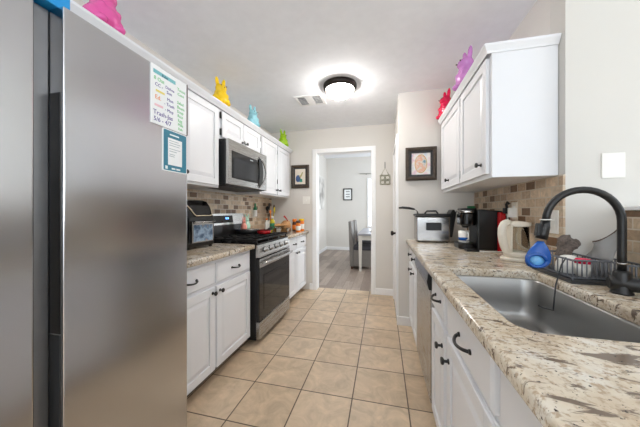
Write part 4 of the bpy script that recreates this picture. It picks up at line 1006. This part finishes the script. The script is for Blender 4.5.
root = thing('framed_picture', 'small black-framed print on the dining room back wall', 'picture', (-1.06, YW, 1.62)); root.location = (-1.06, YW, 1.58)
b = MB()
for a in ((-1.20, -1.17, 1.56, 1.93), (-0.95, -0.92, 1.56, 1.93), (-1.17, -0.95, 1.56, 1.59), (-1.17, -0.95, 1.90, 1.93)): b.box(a[0], a[1], YW-0.025, YW-0.0005, a[2], a[3])
b.build('frame', 'frameblack', root, 0.002)
box('print', 'paper', root, -1.17, -0.95, YW-0.012, YW-0.0006, 1.59, 1.90, 0)
b = MB()
for z in (1.82, 1.74, 1.66): b.box(-1.12, -1.00, YW-0.0128, YW-0.0121, z, z+0.02)
b.build('print_lines', 'dkgrey', root)
root = thing('wall_canvas', 'tall grey and white canvas on the dining room left wall', 'picture', (XL, 7.15, 1.28))
box('canvas', artmat('grey_flower_canvas', [(0.35, (150, 146, 142)), (0.5, (206, 203, 198)), (0.65, (232, 230, 226))], 3.5), root, XL+0.0005, XL+0.03, 6.80, 7.56, 1.28, 2.24, 0.002)
box('edge_frame', 'mat_grey', root, XL+0.0005, XL+0.034, 6.77, 6.7995, 1.25, 2.27, 0.002)
# table and chairs
root = thing('dining_table', 'pale dining table with grey top seen through the doorway', 'table', (0.10, 5.95, 0))
box('tabletop', 'tabletop', root, -0.50, 0.60, 5.15, 6.90, 0.725, 0.765, 0.006)
box('apron', 'tablewhite', root, -0.44, 0.54, 5.21, 6.84, 0.64, 0.7245, 0.003)
for x in (-0.44, 0.54):
    for y in (5.21, 6.84):
        b = MB(); b.loft([[(x+s*r, y+q*r, z) for s, q in ((-1, -1), (1, -1), (1, 1), (-1, 1))] for z, r in ((0, 0.022), (0.5, 0.032), (0.64, 0.035), (0.7243, 0.035))], True, False); b.build('leg', 'tablewhite', root, 0.003)
root = thing('centerpiece', 'pale table runner centerpiece tray on the dining table', 'tray', (0.0, 5.9, 0.7652)); root.location = (0.0, 5.9, 0.7652)
MB().lathe([(0, 0), (0.16, 0), (0.19, 0.025), (0.185, 0.025), (0.155, 0.006), (0, 0.005)], Matrix.Translation((-0.1, 5.75, 0.7655)), 28, False).build('tray', 'white', root)
MB().lathe([(0, 0), (0.05, 0), (0.06, 0.08), (0.0, 0.10)], Matrix.Translation((-0.1, 5.75, 0.7715)), 20, False).build('candle', 'yellow', root)
def chair(label, x, y, rz):
    root = thing('dining_chair', label, 'chair', (0, 0, 0), 'upholstered chairs at the dining table')
    b = MB(); b.prism([(-0.24, 0.05), (-0.17, 0.05), (-0.17, 0.50), (-0.215, 1.0), (-0.275, 1.0)], 'Y', -0.22, 0.22); b.build('backrest', 'mat_grey', root, 0.015, O, 3)
    b = MB(); b.box(-0.168, 0.24, -0.225, 0.225, 0.40, 0.485); b.build('seat', 'seatdark', root, 0.02, O, 3)
    b = MB(); b.box(-0.168, 0.235, -0.22, 0.22, 0.06, 0.399); b.build('skirt', 'mat_grey', root, 0.008, O)
    for sx in (-0.2, 0.20):
        for sy in (-0.19, 0.19): MB().box(sx-0.02, sx+0.02, sy-0.02, sy+0.02, 0, 0.07).build('leg', 'brown', root, 0, O)
    root.location = (x, y, 0); root.rotation_euler = (0, 0, rz)
    return root
c1_ = chair('grey upholstered dining chair, nearest to the doorway', -0.43, 5.58, 0)
c2_ = copy_tree(c1_); c2_.location = (-0.43, 6.30, 0); c2_['label'] = 'grey upholstered dining chair, second from the doorway'
